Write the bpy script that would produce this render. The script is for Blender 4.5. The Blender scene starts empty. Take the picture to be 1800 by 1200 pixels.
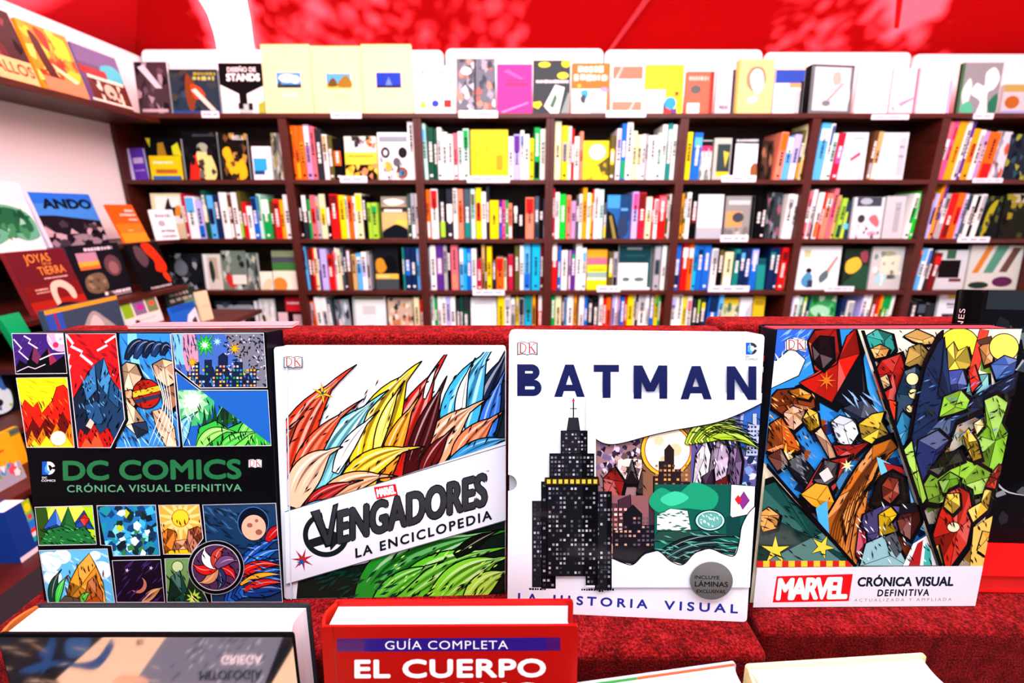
import bpy, bmesh, math, random
from mathutils import Vector, Matrix

# ------------------------------------------------------------------ camera, light, exposure
scene = bpy.context.scene
COL = scene.collection
F_PX, TILT, ZC = 830.0, math.radians(15.5), 1.55       # focal length in pixels of the 1800 px frame, downward tilt, eye height
CT, ST = math.cos(TILT), math.sin(TILT)

cam_d = bpy.data.cameras.new('camera')
cam_d.sensor_width = 36.0
cam_d.lens = 36.0 * F_PX / 1800.0
cam_d.clip_start = 0.02
cam_d.dof.use_dof = True
cam_d.dof.focus_distance = 0.53
cam_d.dof.aperture_fstop = 4.3
cam = bpy.data.objects.new('camera', cam_d)
COL.objects.link(cam)
cam.location = (0, 0, ZC)
cam.rotation_euler = (math.pi / 2 - TILT, 0, 0)
scene.camera = cam

world = bpy.data.worlds.new('world')
scene.world = world
world.use_nodes = True
world.node_tree.nodes['Background'].inputs[0].default_value = (0.86, 0.92, 1.0, 1)
world.node_tree.nodes['Background'].inputs[1].default_value = 0.12

def lamp(name, kind, loc, target, energy, color=(1, 1, 1), **kw):
    d = bpy.data.lights.new(name, kind)
    d.energy = energy
    d.color = color
    for k, v in kw.items():
        setattr(d, k, v)
    o = bpy.data.objects.new(name, d)
    COL.objects.link(o)
    o.location = loc
    o.rotation_euler = (Vector(target) - Vector(loc)).to_track_quat('-Z', 'Y').to_euler()
    return o

# added lamps, an overhead key standing in for daylight and a front fill, then the sun behind the tent roof
lamp('overhead_key', 'AREA', (0.1, 0.25, 3.3), (0.0, 2.6, 1.6), 315, (0.90, 0.97, 1.0), shape='RECTANGLE', size=4.4, size_y=1.6)
lamp('front_fill', 'AREA', (0.0, -2.0, 2.3), (0.0, 0.6, 1.2), 42, (0.85, 0.95, 1.0), shape='RECTANGLE', size=3.6, size_y=1.6)
sun = lamp('sun', 'SUN', (1.5, 6, 7), (0.2, 2.4, 2.3), 44.0, (1.0, 0.97, 0.95), angle=math.radians(1.7))

vs = scene.view_settings
scene.display_settings.display_device = 'sRGB'
vs.view_transform = 'Standard'
vs.look = 'None'
vs.gamma = 1.0
vs.use_curve_mapping = False
vs.exposure = 0.0

# ------------------------------------------------------------------ helpers
def px_ray(u, v):
    a = (u - 900.0) / F_PX
    b = (600.0 - v) / F_PX
    return Vector((a, CT + b * ST, -ST + b * CT))

def on_depth(u, v, Y):
    """world point seen at pixel (u, v) on the vertical plane at distance Y"""
    d = px_ray(u, v)
    k = Y / d.y
    return Vector((d.x * k, Y, ZC + d.z * k))

def lin(h):
    h = h.lstrip('#')
    out = []
    for i in (0, 2, 4):
        c = int(h[i:i + 2], 16) / 255.0
        out.append(c / 12.92 if c <= 0.04045 else ((c + 0.055) / 1.055) ** 2.4)
    return out

_mats = {}
def mat(hexcol, rough=0.38, metal=0.0, coat=0.0, kind='print'):
    key = (hexcol, rough, metal, coat, kind)
    if key in _mats:
        return _mats[key]
    m = bpy.data.materials.new('%s_%s' % (kind, hexcol))
    m.use_nodes = True
    nt = m.node_tree
    b = nt.nodes['Principled BSDF']
    r, g, bl = lin(hexcol)
    b.inputs['Base Color'].default_value = (r, g, bl, 1)
    b.inputs['Roughness'].default_value = rough
    b.inputs['Metallic'].default_value = metal
    b.inputs['Specular IOR Level'].default_value = (0.03 if max(r, g, bl) < 0.02 else 0.1) if kind == 'print' else 0.3
    b.inputs['Coat Weight'].default_value = coat
    b.inputs['Coat Roughness'].default_value = 0.08
    def noise(scale, detail=3.0, vec=None):
        tc = nt.nodes.new('ShaderNodeTexCoord')
        n = nt.nodes.new('ShaderNodeTexNoise')
        n.inputs['Scale'].default_value = scale
        n.inputs['Detail'].default_value = detail
        if vec:
            mp = nt.nodes.new('ShaderNodeMapping')
            mp.inputs['Scale'].default_value = vec
            nt.links.new(tc.outputs['Object'], mp.inputs['Vector'])
            nt.links.new(mp.outputs['Vector'], n.inputs['Vector'])
        else:
            nt.links.new(tc.outputs['Object'], n.inputs['Vector'])
        return n
    def ramp(src, stops):
        cr = nt.nodes.new('ShaderNodeValToRGB')
        el = cr.color_ramp.elements
        while len(el) < len(stops):
            el.new(0.5)
        for e, (p, c) in zip(el, stops):
            e.position = p
            e.color = (*c, 1)
        nt.links.new(src, cr.inputs['Fac'])
        return cr
    def bump(src, strength, dist):
        bp = nt.nodes.new('ShaderNodeBump')
        bp.inputs['Strength'].default_value = strength
        bp.inputs['Distance'].default_value = dist
        nt.links.new(src, bp.inputs['Height'])
        nt.links.new(bp.outputs['Normal'], b.inputs['Normal'])
    if kind == 'wood':
        n = noise(9.0, 5.0, (1.0, 1.0, 9.0))
        cr = ramp(n.outputs['Fac'], [(0.3, (r * 0.6, g * 0.6, bl * 0.6)), (0.7, (r * 1.3, g * 1.25, bl * 1.2))])
        nt.links.new(cr.outputs['Color'], b.inputs['Base Color'])
    elif kind == 'felt':
        n = noise(420.0, 6.0)
        n2 = noise(60.0, 4.0)
        mx = nt.nodes.new('ShaderNodeMath'); mx.operation = 'ADD'
        ml = nt.nodes.new('ShaderNodeMath'); ml.operation = 'MULTIPLY'; ml.inputs[1].default_value = 0.45
        nt.links.new(n2.outputs['Fac'], ml.inputs[0])
        nt.links.new(n.outputs['Fac'], mx.inputs[0]); nt.links.new(ml.outputs[0], mx.inputs[1])
        cr = ramp(mx.outputs[0], [(0.58, (r * 0.25, g * 0.2, bl * 0.2)), (0.74, (r, g, bl)), (0.93, (min(1, r * 1.8), g * 3 + 0.008, bl * 3 + 0.008))])
        nt.links.new(cr.outputs['Color'], b.inputs['Base Color'])
        bump(mx.outputs[0], 0.8, 0.0025)
        b.inputs['Specular IOR Level'].default_value = 0.1
        b.inputs['Sheen Weight'].default_value = 0.06
        b.inputs['Sheen Tint'].default_value = (1, 0.2, 0.2, 1)
    elif kind == 'paper':
        n = noise(30.0, 4.0, (0.6, 40.0, 0.6))
        cr = ramp(n.outputs['Fac'], [(0.35, (r * 0.82, g * 0.85, bl * 0.88)), (0.6, (r, g, bl))])
        nt.links.new(cr.outputs['Color'], b.inputs['Base Color'])
    elif kind == 'panel':
        n = noise(2.0, 2.0)
        bump(n.outputs['Fac'], 0.1, 0.01)
    elif kind == 'tarp':
        nt.nodes.remove(b)
        out = nt.nodes['Material Output']
        df = nt.nodes.new('ShaderNodeBsdfDiffuse'); df.inputs['Color'].default_value = (r, g, bl, 1)
        tr = nt.nodes.new('ShaderNodeBsdfTranslucent'); tr.inputs['Color'].default_value = (r, min(1, g * 6 + 0.02), min(1, bl * 6 + 0.03), 1)
        mix = nt.nodes.new('ShaderNodeMixShader'); mix.inputs[0].default_value = 0.45
        nt.links.new(df.outputs[0], mix.inputs[1]); nt.links.new(tr.outputs[0], mix.inputs[2])
        nt.links.new(mix.outputs[0], out.inputs['Surface'])
    _mats[key] = m
    return m

class MB:
    """collects faces with a material each and links them as ONE mesh object"""
    def __init__(self):
        self.v, self.f, self.m, self.mats = [], [], [], []
    def mi(self, m):
        if m not in self.mats:
            self.mats.append(m)
        return self.mats.index(m)
    def face(self, pts, m):
        n = len(self.v)
        self.v += [tuple(p) for p in pts]
        self.f.append(tuple(range(n, n + len(pts))))
        self.m.append(self.mi(m))
    def mesh(self, verts, faces, m):
        n = len(self.v)
        self.v += [tuple(p) for p in verts]
        k = self.mi(m)
        for f in faces:
            self.f.append(tuple(n + i for i in f))
            self.m.append(k)
    def box(self, x0, x1, y0, y1, z0, z1, m):
        v = [(x, y, z) for z in (z0, z1) for y in (y0, y1) for x in (x0, x1)]
        self.mesh(v, [(0, 2, 3, 1), (4, 5, 7, 6), (0, 1, 5, 4), (2, 6, 7, 3), (0, 4, 6, 2), (1, 3, 7, 5)], m)
    def prism(self, outline, axis, a, b, m):
        """outline: 2-D points; axis: 'x','y','z' the extrusion axis"""
        def P(p, t):
            return {'x': (t, p[0], p[1]), 'y': (p[0], t, p[1]), 'z': (p[0], p[1], t)}[axis]
        n = len(outline)
        v = [P(p, a) for p in outline] + [P(p, b) for p in outline]
        fs = [tuple(range(n)), tuple(range(2 * n - 1, n - 1, -1))]
        fs += [(i, i + n, (i + 1) % n + n, (i + 1) % n) for i in range(n)]
        self.mesh(v, fs, m)
    def build(self, name, parent=None, bevel=0.0, smooth=False, fixn=True):
        me = bpy.data.meshes.new(name)
        me.from_pydata(self.v, [], self.f)
        for m in self.mats:
            me.materials.append(m)
        me.polygons.foreach_set('material_index', self.m)
        if smooth:
            me.polygons.foreach_set('use_smooth', [True] * len(self.f))
        me.update()
        if fixn:
            bm = bmesh.new(); bm.from_mesh(me)
            bmesh.ops.recalc_face_normals(bm, faces=bm.faces)
            bm.to_mesh(me); bm.free()
        o = bpy.data.objects.new(name, me)
        COL.objects.link(o)
        if parent is not None:
            o.parent = parent
        if bevel:
            bv = o.modifiers.new('edge', 'BEVEL')
            bv.width = bevel; bv.segments = 3; bv.limit_method = 'ANGLE'
        return o

def tag(o, label=None, cat=None, group=None, kind=None):
    if label: o['label'] = label
    if cat: o['category'] = cat
    if group: o['group'] = group
    if kind: o['kind'] = kind
    return o

def empty(name, loc=(0, 0, 0), rot=(0, 0, 0)):
    o = bpy.data.objects.new(name, None)
    COL.objects.link(o)
    o.location = loc
    o.rotation_euler = rot
    o.empty_display_size = 0.05
    return o

def rounded(x0, z0, x1, z1, r, n=4, which='all'):
    pts = []
    for cx, cz, a0 in ((x1 - r, z1 - r, 0), (x0 + r, z1 - r, 90), (x0 + r, z0 + r, 180), (x1 - r, z0 + r, 270)):
        for i in range(n + 1):
            a = math.radians(a0 + 90 * i / n)
            pts.append((cx + r * math.cos(a), cz + r * math.sin(a)))
    return pts

def spline(pts, k=5, closed=True):
    out = []
    n = len(pts)
    rng = range(n) if closed else range(n - 1)
    for i in rng:
        if closed:
            p0, p1, p2, p3 = pts[i - 1], pts[i], pts[(i + 1) % n], pts[(i + 2) % n]
        else:
            p0, p1, p2, p3 = pts[max(i - 1, 0)], pts[i], pts[i + 1], pts[min(i + 2, n - 1)]
        for j in range(k):
            t = j / k
            out.append(tuple(0.5 * (2 * b + (c - a) * t + (2 * a - 5 * b + 4 * c - d) * t * t + (3 * b - a - 3 * c + d) * t ** 3)
                             for a, b, c, d in zip(p0, p1, p2, p3)))
    if not closed:
        out.append(tuple(pts[-1]))
    return out

def clip_poly(pts, clip):
    area = sum(a[0] * b[1] - b[0] * a[1] for a, b in zip(clip, clip[1:] + clip[:1]))
    c = clip if area > 0 else clip[::-1]
    out = list(pts)
    for (ax, ay), (bx, by) in zip(c, c[1:] + c[:1]):
        if not out:
            return []
        side = lambda p: (bx - ax) * (p[1] - ay) - (by - ay) * (p[0] - ax)
        res = []
        for p, q in zip(out, out[1:] + out[:1]):
            sp, sq = side(p), side(q)
            if sp >= 0:
                res.append(p)
            if (sp > 0 > sq) or (sp < 0 < sq):
                t = sp / (sp - sq)
                res.append((p[0] + t * (q[0] - p[0]), p[1] + t * (q[1] - p[1])))
        out = res
    return out

_glyphs = {}
def glyph_mesh(s, space=1.0):
    """flat letters of the built-in font: points with cap height 1 and baseline 0, and faces"""
    key = (s, space)
    if key in _glyphs:
        return _glyphs[key]
    def raw(txt):
        cu = bpy.data.curves.new('t', 'FONT')
        cu.body = txt; cu.size = 1.0; cu.space_character = space; cu.resolution_u = 4; cu.fill_mode = 'FRONT'
        o = bpy.data.objects.new('t', cu)
        COL.objects.link(o)
        bpy.context.view_layer.update()
        me = bpy.data.meshes.new_from_object(o.evaluated_get(bpy.context.evaluated_depsgraph_get()))
        v = [tuple(p.co[:2]) for p in me.vertices]
        f = [tuple(p.vertices) for p in me.polygons]
        bpy.data.objects.remove(o); bpy.data.curves.remove(cu); bpy.data.meshes.remove(me)
        return v, f
    hv, _ = raw('H')
    zb, zt = min(p[1] for p in hv), max(p[1] for p in hv)
    v, f = raw(s)
    x0, x1 = min(p[0] for p in v), max(p[0] for p in v)
    v = [((p[0] - x0) / (x1 - x0), (p[1] - zb) / (zt - zb)) for p in v]
    _glyphs[key] = (v, f)
    return v, f

class Print:
    """flat printing on the front (-y) face of a cover; P maps the drawing's own coordinates to the cover's (x, z)"""
    DZ = 0.000015
    def __init__(self, mb, P, rough=0.3, coat=0.0, unit=1.0, base=0.0):
        self.mb, self.P, self.rough, self.coat, self.u, self.base = mb, P, rough, coat, unit, base
        self.boxes = []
        self.clip = None
        self.bound = None
    def _lev(self, pts):
        x0 = min(p[0] for p in pts); x1 = max(p[0] for p in pts); y0 = min(p[1] for p in pts); y1 = max(p[1] for p in pts)
        lv = 1
        for (a, b, c, d, l) in self.boxes:
            if a < x1 and b > x0 and c < y1 and d > y0 and l >= lv:
                lv = l + 1
        self.boxes.append((x0, x1, y0, y1, lv))
        return lv
    def M(self, col):
        return col if not isinstance(col, str) else mat(col, self.rough, 0.0, self.coat)
    def _add(self, pts, col, lv=None):
        for c in (self.clip, self.bound):
            if c:
                pts = clip_poly(pts, c)
        if len(pts) < 3:
            return None
        q = [pts[0]]
        for p in pts[1:]:
            if abs(p[0] - q[-1][0]) + abs(p[1] - q[-1][1]) > 1e-4 * self.u:
                q.append(p)
        if len(q) < 3:
            return None
        lv = lv or self._lev(q)
        y = -self.base - lv * self.DZ
        self.mb.face([(x, y, z) for x, z in (self.P(*p) for p in q)], self.M(col))
        return lv
    def poly(self, pts, col, out=None, ow=1.2):
        self._add(list(pts), col)
        if out:
            self.line(list(pts), ow, out, closed=True)
    def blob(self, pts, col, out=None, ow=1.2, k=5):
        self.poly(spline(pts, k), col, out, ow)
    def rect(self, x0, y0, x1, y1, col, out=None, ow=1.2):
        self.poly([(x0, y0), (x1, y0), (x1, y1), (x0, y1)], col, out, ow)
    def circ(self, cx, cy, rx, ry, col, out=None, ow=1.2, n=28):
        self.poly([(cx + rx * math.cos(2 * math.pi * i / n), cy + ry * math.sin(2 * math.pi * i / n)) for i in range(n)], col, out, ow)
    def burst(self, cx, cy, r1, r2, n, col, rot=0.0, out=None, ow=1.0, jit=0.0, seed=1):
        rnd = random.Random(seed)
        pts = []
        for i in range(2 * n):
            r = (r1 if i % 2 else r2) * (1 + jit * rnd.uniform(-1, 1))
            a = rot + math.pi * i / n
            pts.append((cx + r * math.cos(a), cy + r * math.sin(a)))
        self.poly(pts, col, out, ow)
    def line(self, pts, w, col, closed=False, taper=False):
        n = len(pts)
        L, Rr = [], []
        for i in range(n):
            a = pts[i - 1] if (i > 0 or closed) else pts[i]
            b = pts[(i + 1) % n] if (i < n - 1 or closed) else pts[i]
            dx, dy = b[0] - a[0], b[1] - a[1]
            d = math.hypot(dx, dy) or 1.0
            ww = w / 2
            if taper:
                ww *= max(0.12, math.sin(math.pi * (0.02 + 0.96 * i / (n - 1))))
            nx, ny = -dy / d * ww, dx / d * ww
            L.append((pts[i][0] + nx, pts[i][1] + ny)); Rr.append((pts[i][0] - nx, pts[i][1] - ny))
        lv = self._lev(L + Rr)
        for i in range(n if closed else n - 1):
            j = (i + 1) % n
            self._add([L[i], L[j], Rr[j], Rr[i]], col, lv)
    def curve(self, pts, w, col, closed=False, taper=True, k=5):
        self.line(spline(pts, k, closed), w, col, closed, taper)
    def hatch(self, x0, y0, x1, y1, n, length, ang, w, col, seed=1, spread=0.3):
        rnd = random.Random(seed)
        lv = self._lev([(x0 - length, y0 - length), (x1 + length, y1 + length)])
        for k in range(n):
            x, y = rnd.uniform(x0, x1), rnd.uniform(y0, y1)
            a = ang + rnd.uniform(-spread, spread)
            l = length * rnd.uniform(0.5, 1.2)
            dx, dy = math.cos(a) * l / 2, math.sin(a) * l / 2
            nx, ny = -math.sin(a) * w * 0.6, math.cos(a) * w * 0.6
            self._add([(x - dx, y - dy), (x + nx, y + ny), (x + dx, y + dy), (x - nx, y - ny)], col, lv + k * 0.02)
    def shards(self, x0, y0, x1, y1, n, size, cols, seed=1, out=None):
        rnd = random.Random(seed)
        for _ in range(n):
            x, y = rnd.uniform(x0, x1), rnd.uniform(y0, y1)
            k = rnd.choice((3, 4, 5))
            a0 = rnd.uniform(0, 6.28)
            pts = [(x + size * rnd.uniform(0.5, 1.1) * math.cos(a0 + 6.283 * i / k), y + size * rnd.uniform(0.5, 1.1) * math.sin(a0 + 6.283 * i / k)) for i in range(k)]
            self.poly(pts, rnd.choice(cols), out, 0.7 * self.u)
    def text(self, s, bl, br, h, col, bold=0.0, space=1.0, shear=0.0, up=None, flip=False):
        """cap letters from the baseline start bl to its end br, cap height h; bold thickens the strokes"""
        v, f = glyph_mesh(s, space)
        ex, ey = br[0] - bl[0], br[1] - bl[1]
        d = math.hypot(ex, ey)
        ex, ey = ex / d, ey / d
        if up is None:
            up = (ey, -ex)                  # drawing y points down
        if flip:
            up = (-up[0], -up[1])
        r = max(0.0, bold) * h * 1.15
        L, hh = d - 2 * r, h - 2 * r
        ox, oy = bl[0] + ex * r + up[0] * r, bl[1] + ey * r + up[1] * r
        base = [(ox + ex * L * x + up[0] * hh * z, oy + ey * L * x + up[1] * hh * z) for x, z in v]
        shifts = [(0, 0)] if r == 0 else [(r * math.cos(math.pi * i / 4), r * math.sin(math.pi * i / 4)) for i in range(8)] + [(0, 0)]
        ext = [(x - r, y - r) for x, y in base] + [(x + r, y + r) for x, y in base]
        lv = self._lev(ext)
        self.boxes[-1] = self.boxes[-1][:4] + (lv + 5,)
        for n_, (sx, sy) in enumerate(shifts):
            y = -self.base - (lv + n_ * .5) * self.DZ
            self.mb.mesh([(x, y, z) for x, z in (self.P(a + sx, b + sy) for a, b in base)], f, self.M(col))
    def dashes(self, x0, y, x1, h, col, seed=1):
        """a line of printing too small and blurred to read"""
        rnd = random.Random(seed)
        x = x0
        while x < x1:
            w = h * rnd.uniform(0.45, 1.1)
            self.rect(x, y - h * rnd.uniform(0.35, 0.5), min(x + w, x1), y + h * rnd.uniform(0.35, 0.5), col)
            x += w + h * rnd.uniform(0.15, 0.4)

def pose(p):
    """matrix of a book from (x, y, z below the eye, yaw, lean, roll)"""
    x, y, z, yaw, lean, roll = p
    return Matrix.Translation((x, y, z + ZC)) @ Matrix.Rotation(yaw, 4, 'Z') @ Matrix.Rotation(lean, 4, 'X') @ Matrix.Rotation(roll, 4, 'Y')

def photo_to_cover(Mw):
    """photo pixel -> (x, z) on the cover plane y = 0 of a posed book"""
    inv = Mw.inverted()
    o = inv @ Vector((0, 0, ZC))
    R3 = inv.to_3x3()
    def P(u, v):
        d = R3 @ px_ray(u, v)
        k = -o.y / d.y
        q = o + d * k
        return q.x, q.z
    return P

def shade(hexcol, f):
    """printing ink of the same hue, lighter (f > 1) or darker"""
    c = [int(hexcol[i:i + 2], 16) for i in (0, 2, 4)]
    return ''.join('%02x' % max(0, min(255, int(round(v * f if f <= 1 else v + (255 - v) * (f - 1))))) for v in c)

PAGE = lambda c='f3f5f7': mat(c, 0.75, kind='paper')
# ------------------------------------------------------------------ the counter and its felt risers
def felt_box(name, label, x0, x1, y0, y1, z0, z1, bev=0.008):
    m = MB(); m.box(x0, x1, y0, y1, ZC + z0, ZC + z1, mat('6e0306', 0.95, kind='felt'))
    return m.build(name, bevel=bev)

felt_groups = {}
def riser(label, x0, x1, yf, yb0, yb1):
    """a felt covered display step: a low tread with a high back step"""
    t = empty('felt_riser', ((x0 + x1) / 2, yf, ZC - 0.66))
    tag(t, label, 'display riser')
    for n, (a, b, z) in (('tread', (yf, yb0, -0.43)), ('back_step', (yb0, yb1, -0.14))):
        m = MB(); m.box(x0 - t.location.x, x1 - t.location.x, a - yf, b - yf, 0, z + 0.66, mat('6e0306', 0.95, kind='felt'))
        m.build(n, t, bevel=0.007)
    return t
riser('wide red felt riser under the black, the slanted and the white comic books', -0.555, 0.2585, 0.373, 0.535, 0.588)
riser('red felt riser under the black photo book, beside the dark gap', 0.2665, 0.86, 0.40, 0.585, 0.64)

m = MB()
m.box(-0.911, 1.1, -0.16, 0.98, ZC - 0.685, ZC - 0.66, mat('0a0e16', 0.8, kind='panel'))
tb = m.build('tabletop')
tbl = empty('counter_table', (0, 0.5, 0)); tag(tbl, 'dark cloth covered counter table under the felt risers', 'table')
tb.parent = tbl; tb.location = (0, -0.5, 0)
m = MB()
for x in (-0.85, 1.04):
    for y in (-0.6, 0.42):
        m.box(x - 0.025, x + 0.025, y - 0.025, y + 0.025, 0, ZC - 0.685, mat('1a1a1c', 0.6))
        m.build('leg', tbl); m = MB()

# ------------------------------------------------------------------ front books
def hard_book(name, label, cat, p, w, h, t, cover, spine_col, page='f3f5f7', back=None, board=0.0028, over=0.004, rough=0.3, group=None, coat=0.0):
    """a hardcover standing on its lower edge: front_cover (printed later), back_cover, spine, page_block; returns root, cover MB"""
    root = empty(name)
    root.matrix_world = pose(p)
    tag(root, label, cat, group)
    cm = mat(cover, rough, 0, coat)
    bc = mat(back or cover, rough, 0, coat)
    fr = MB()
    fr.prism(rounded(-w / 2, 0, w / 2, h, 0.003), 'y', 0.0, board, cm)
    b = MB(); b.prism(rounded(-w / 2, 0, w / 2, h, 0.003), 'y', t - board, t, bc); b.build('back_cover', root)
    s = MB()
    arc = [(-w / 2 + 0.0005 - 0.004 * math.sin(math.pi * i / 8), board + (t - 2 * board) * i / 8) for i in range(9)]
    inn = [(x + 0.0025, y) for x, y in reversed(arc)]
    s.prism(arc + inn, 'z', 0.001, h - 0.001, mat(spine_col, rough))
    s.build('spine', root)
    pg = MB()
    fe = [(w / 2 - over - 0.004 * math.sin(math.pi * i / 8), board + 0.0004 + (t - 2 * board - 0.0008) * i / 8) for i in range(9)]
    sp = [(-w / 2 + 0.004, t - board - 0.0004), (-w / 2 + 0.004, board + 0.0004)]
    pg.prism(fe + sp, 'z', over, h - over, PAGE(page))
    pg.build('page_block', root)
    return root, fr

def dk_mark(pr, x0, y0, x1, y1):
    """small open-book emblem with the two serif letters"""
    w, h = x1 - x0, y1 - y0
    X = lambda a: x0 + a * w
    Y = lambda a: y0 + a * h
    outer = [(0, .1), (.2, .02), (.38, .02), (.5, .12), (.62, .02), (.8, .02), (1, .1), (1, .97), (.75, .9), (.6, .92), (.5, 1), (.4, .92), (.25, .9), (0, .97)]
    pr.poly([(X(a), Y(b)) for a, b in outer], '2c3a40')
    inner = [(.05, .13), (.2, .07), (.38, .07), (.5, .17), (.62, .07), (.8, .07), (.95, .13), (.95, .88), (.75, .83), (.6, .85), (.5, .93), (.4, .85), (.25, .83), (.05, .88)]
    pr.poly([(X(a), Y(b)) for a, b in inner], 'f6f2f0')
    c = 'a81428'
    L = lambda p, lw: pr.line([(X(a), Y(b)) for a, b in p], lw * w, c)
    L([(.16, .14), (.16, .8)], .06); L([(.09, .14), (.25, .14)], .025); L([(.09, .8), (.25, .8)], .025)
    L(spline([(.16, .14), (.3, .16), (.41, .3), (.42, .5), (.38, .68), (.28, .78), (.16, .8)], 4, False), .045)
    L([(.6, .14), (.6, .8)], .06); L([(.53, .14), (.67, .14)], .025); L([(.53, .8), (.67, .8)], .025)
    L([(.86, .14), (.61, .46)], .028); L([(.68, .4), (.88, .8)], .06); L([(.8, .14), (.93, .14)], .025); L([(.8, .8), (.95, .8)], .025)

def dc_mark(pr, x0, y0, x1, y1, dark, light, tx, h):
    w, hh = x1 - x0, y1 - y0
    Q = lambda p: [(x0 + a * w, y0 + b * hh) for a, b in p]
    pr.poly(Q([(0, 0), (.42, 0), (.2, .35), (.18, .7), (.62, 1), (0, 1)]), '1450c0')
    arc_o = [(.5 + .5 * math.sin(math.radians(a)), .5 - .5 * math.cos(math.radians(a))) for a in range(-15, 76, 10)]
    arc_i = [(.52 + .24 * math.sin(math.radians(a)), .5 - .24 * math.cos(math.radians(a))) for a in range(75, -26, -10)]
    pr.poly(Q(arc_o + arc_i), dark)
    arc_o = [(.5 + .5 * math.sin(math.radians(a)), .5 - .5 * math.cos(math.radians(a))) for a in range(102, 186, 10)]
    arc_i = [(.52 + .24 * math.sin(math.radians(a)), .5 - .24 * math.cos(math.radians(a))) for a in range(195, 101, -10)]
    pr.poly(Q(arc_o + arc_i), dark)
    pr.poly(Q([(.4, .05), (.62, .78), (.5, .95), (.2, .75), (.2, .45)]), '3f9af0')
    pr.poly(Q([(.4, .05), (.62, .78), (.38, .62)]), light)
    pr.text('DC', (x0, tx), (x0 + w * .38, tx), h, dark, 0.02)
    pr.text('COMICS', (x0 - w * .05, tx + h * 1.45), (x0 + w * 1.02, tx + h * 1.45), h, dark, 0.02)

K = '08080c'
_rg = random.Random(21)
def gem(pr, pts, col, ow=2.0):
    """faceted crystal: a fan of flat inks round an off-centre point"""
    cx = sum(p[0] for p in pts) / len(pts); cy = sum(p[1] for p in pts) / len(pts)
    p0 = pts[_rg.randrange(len(pts))]
    c = (cx + (p0[0] - cx) * .3, cy + (p0[1] - cy) * .3)
    if ow >= 2:                       # heavy ink round the larger crystals
        pr.poly([(cx + (x - cx) * 1.16 + 2, cy + (y - cy) * 1.16 + 3) for x, y in pts], K)
    pr.poly(pts, col)
    for i in range(len(pts)):
        a, b = pts[i], pts[(i + 1) % len(pts)]
        pr.poly([a, b, c], shade(col, (1.0, .78, 1.25, .6, 1.1, .9)[_rg.randrange(6)]))
    for p in pts[::2]:
        pr.line([c, p], .9, K)
    pr.line(list(pts), ow, K, closed=True)
def swoosh(pr, p0, p1, p2, w, col, ow=2.2, streaks=3):
    """curved flame that swells in the middle and ends in a tip"""
    n = 14
    mid = []
    for i in range(n + 1):
        t = i / n
        mid.append(((1 - t) ** 2 * p0[0] + 2 * t * (1 - t) * p1[0] + t * t * p2[0], (1 - t) ** 2 * p0[1] + 2 * t * (1 - t) * p1[1] + t * t * p2[1]))
    def off(k):
        out = []
        for i, (x, y) in enumerate(mid):
            a, b = mid[max(i - 1, 0)], mid[min(i + 1, n)]
            d = math.hypot(b[0] - a[0], b[1] - a[1]) or 1
            t = i / n
            ww = w * k * (.25 + .75 * math.sin(math.pi * min(1, t * 1.15 + .1))) * (1 if t < .7 else max(0.0, 1 - (t - .7) / .3) ** .8)
            out.append((x - (b[1] - a[1]) / d * ww, y + (b[0] - a[0]) / d * ww))
        return out
    L, R_ = off(.5), off(-.5)
    pr.poly(L + R_[::-1], col, K, ow)
    for j in range(streaks):
        kk = -.34 + .68 * (j + .5) / streaks
        pr.line(off(kk)[2:-2], w * .09, shade(col, (1.5, .55, 1.25, .7)[j % 4]), taper=True)
def windows(pr, x0, y0, x1, y1, nx, ny, cols, seed=1, fill=.7):
    rnd = random.Random(seed)
    for i in range(nx):
        for j in range(ny):
            if rnd.random() < fill:
                a = x0 + (x1 - x0) * (i + .2) / nx; b = y0 + (y1 - y0) * (j + .25) / ny
                pr.rect(a, b, a + (x1 - x0) / nx * .6, b + (y1 - y0) / ny * .5, rnd.choice(cols))

# ---- black boxed comic book with green foil title
pB1 = (-0.3981, 0.4401, -0.43, -0.0101, -0.1653, -0.0087)
wB1, hB1 = 0.2744, 0.3079
root1 = empty('boxed_comic_book'); root1.matrix_world = pose(pB1)
tag(root1, 'black boxed comic book of coloured panels titled in green foil capitals, on red felt', 'book', 'large comic books facing out on the felt riser')
mb = MB()
mb.prism(rounded(-wB1 / 2, 0, wB1 / 2, hB1, 0.002), 'y', 0.0, 0.002, mat('07070b', 0.25))
side = MB()
side.box(-wB1 / 2 + .0005, wB1 / 2 - .0005, 0.002, 0.034, 0.0005, 0.003, mat('0b0b12', 0.3))
side.box(wB1 / 2 - 0.003, wB1 / 2 - .0005, 0.002, 0.034, 0.003, hB1 - .003, mat('0b0b16', 0.3))
side.box(-wB1 / 2 + .0005, wB1 / 2 - .0005, 0.002, 0.034, hB1 - 0.003, hB1 - .0005, mat('101014', 0.35))
side.build('box_sides', root1)
bk = MB(); bk.prism(rounded(-wB1 / 2, 0, wB1 / 2, hB1, 0.002), 'y', 0.034, 0.036, mat('0b0b12', 0.3)); bk.build('box_back', root1)
bk = MB(); bk.box(-wB1 / 2 + 0.006, wB1 / 2 - 0.008, 0.004, 0.032, 0.004, hB1 - 0.004, PAGE('dfe2e6')); bk.build('page_block', root1)

pr = Print(mb, photo_to_cover(pose(pB1)), 0.28)
def panel(pts, bg):
    pr.clip = None
    pr.poly(pts, bg)
    pr.clip = list(pts)
def endpanel(pts):
    pr.clip = None
    pr.line(list(pts), 1.5, 'c8d0d8', closed=True)


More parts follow.
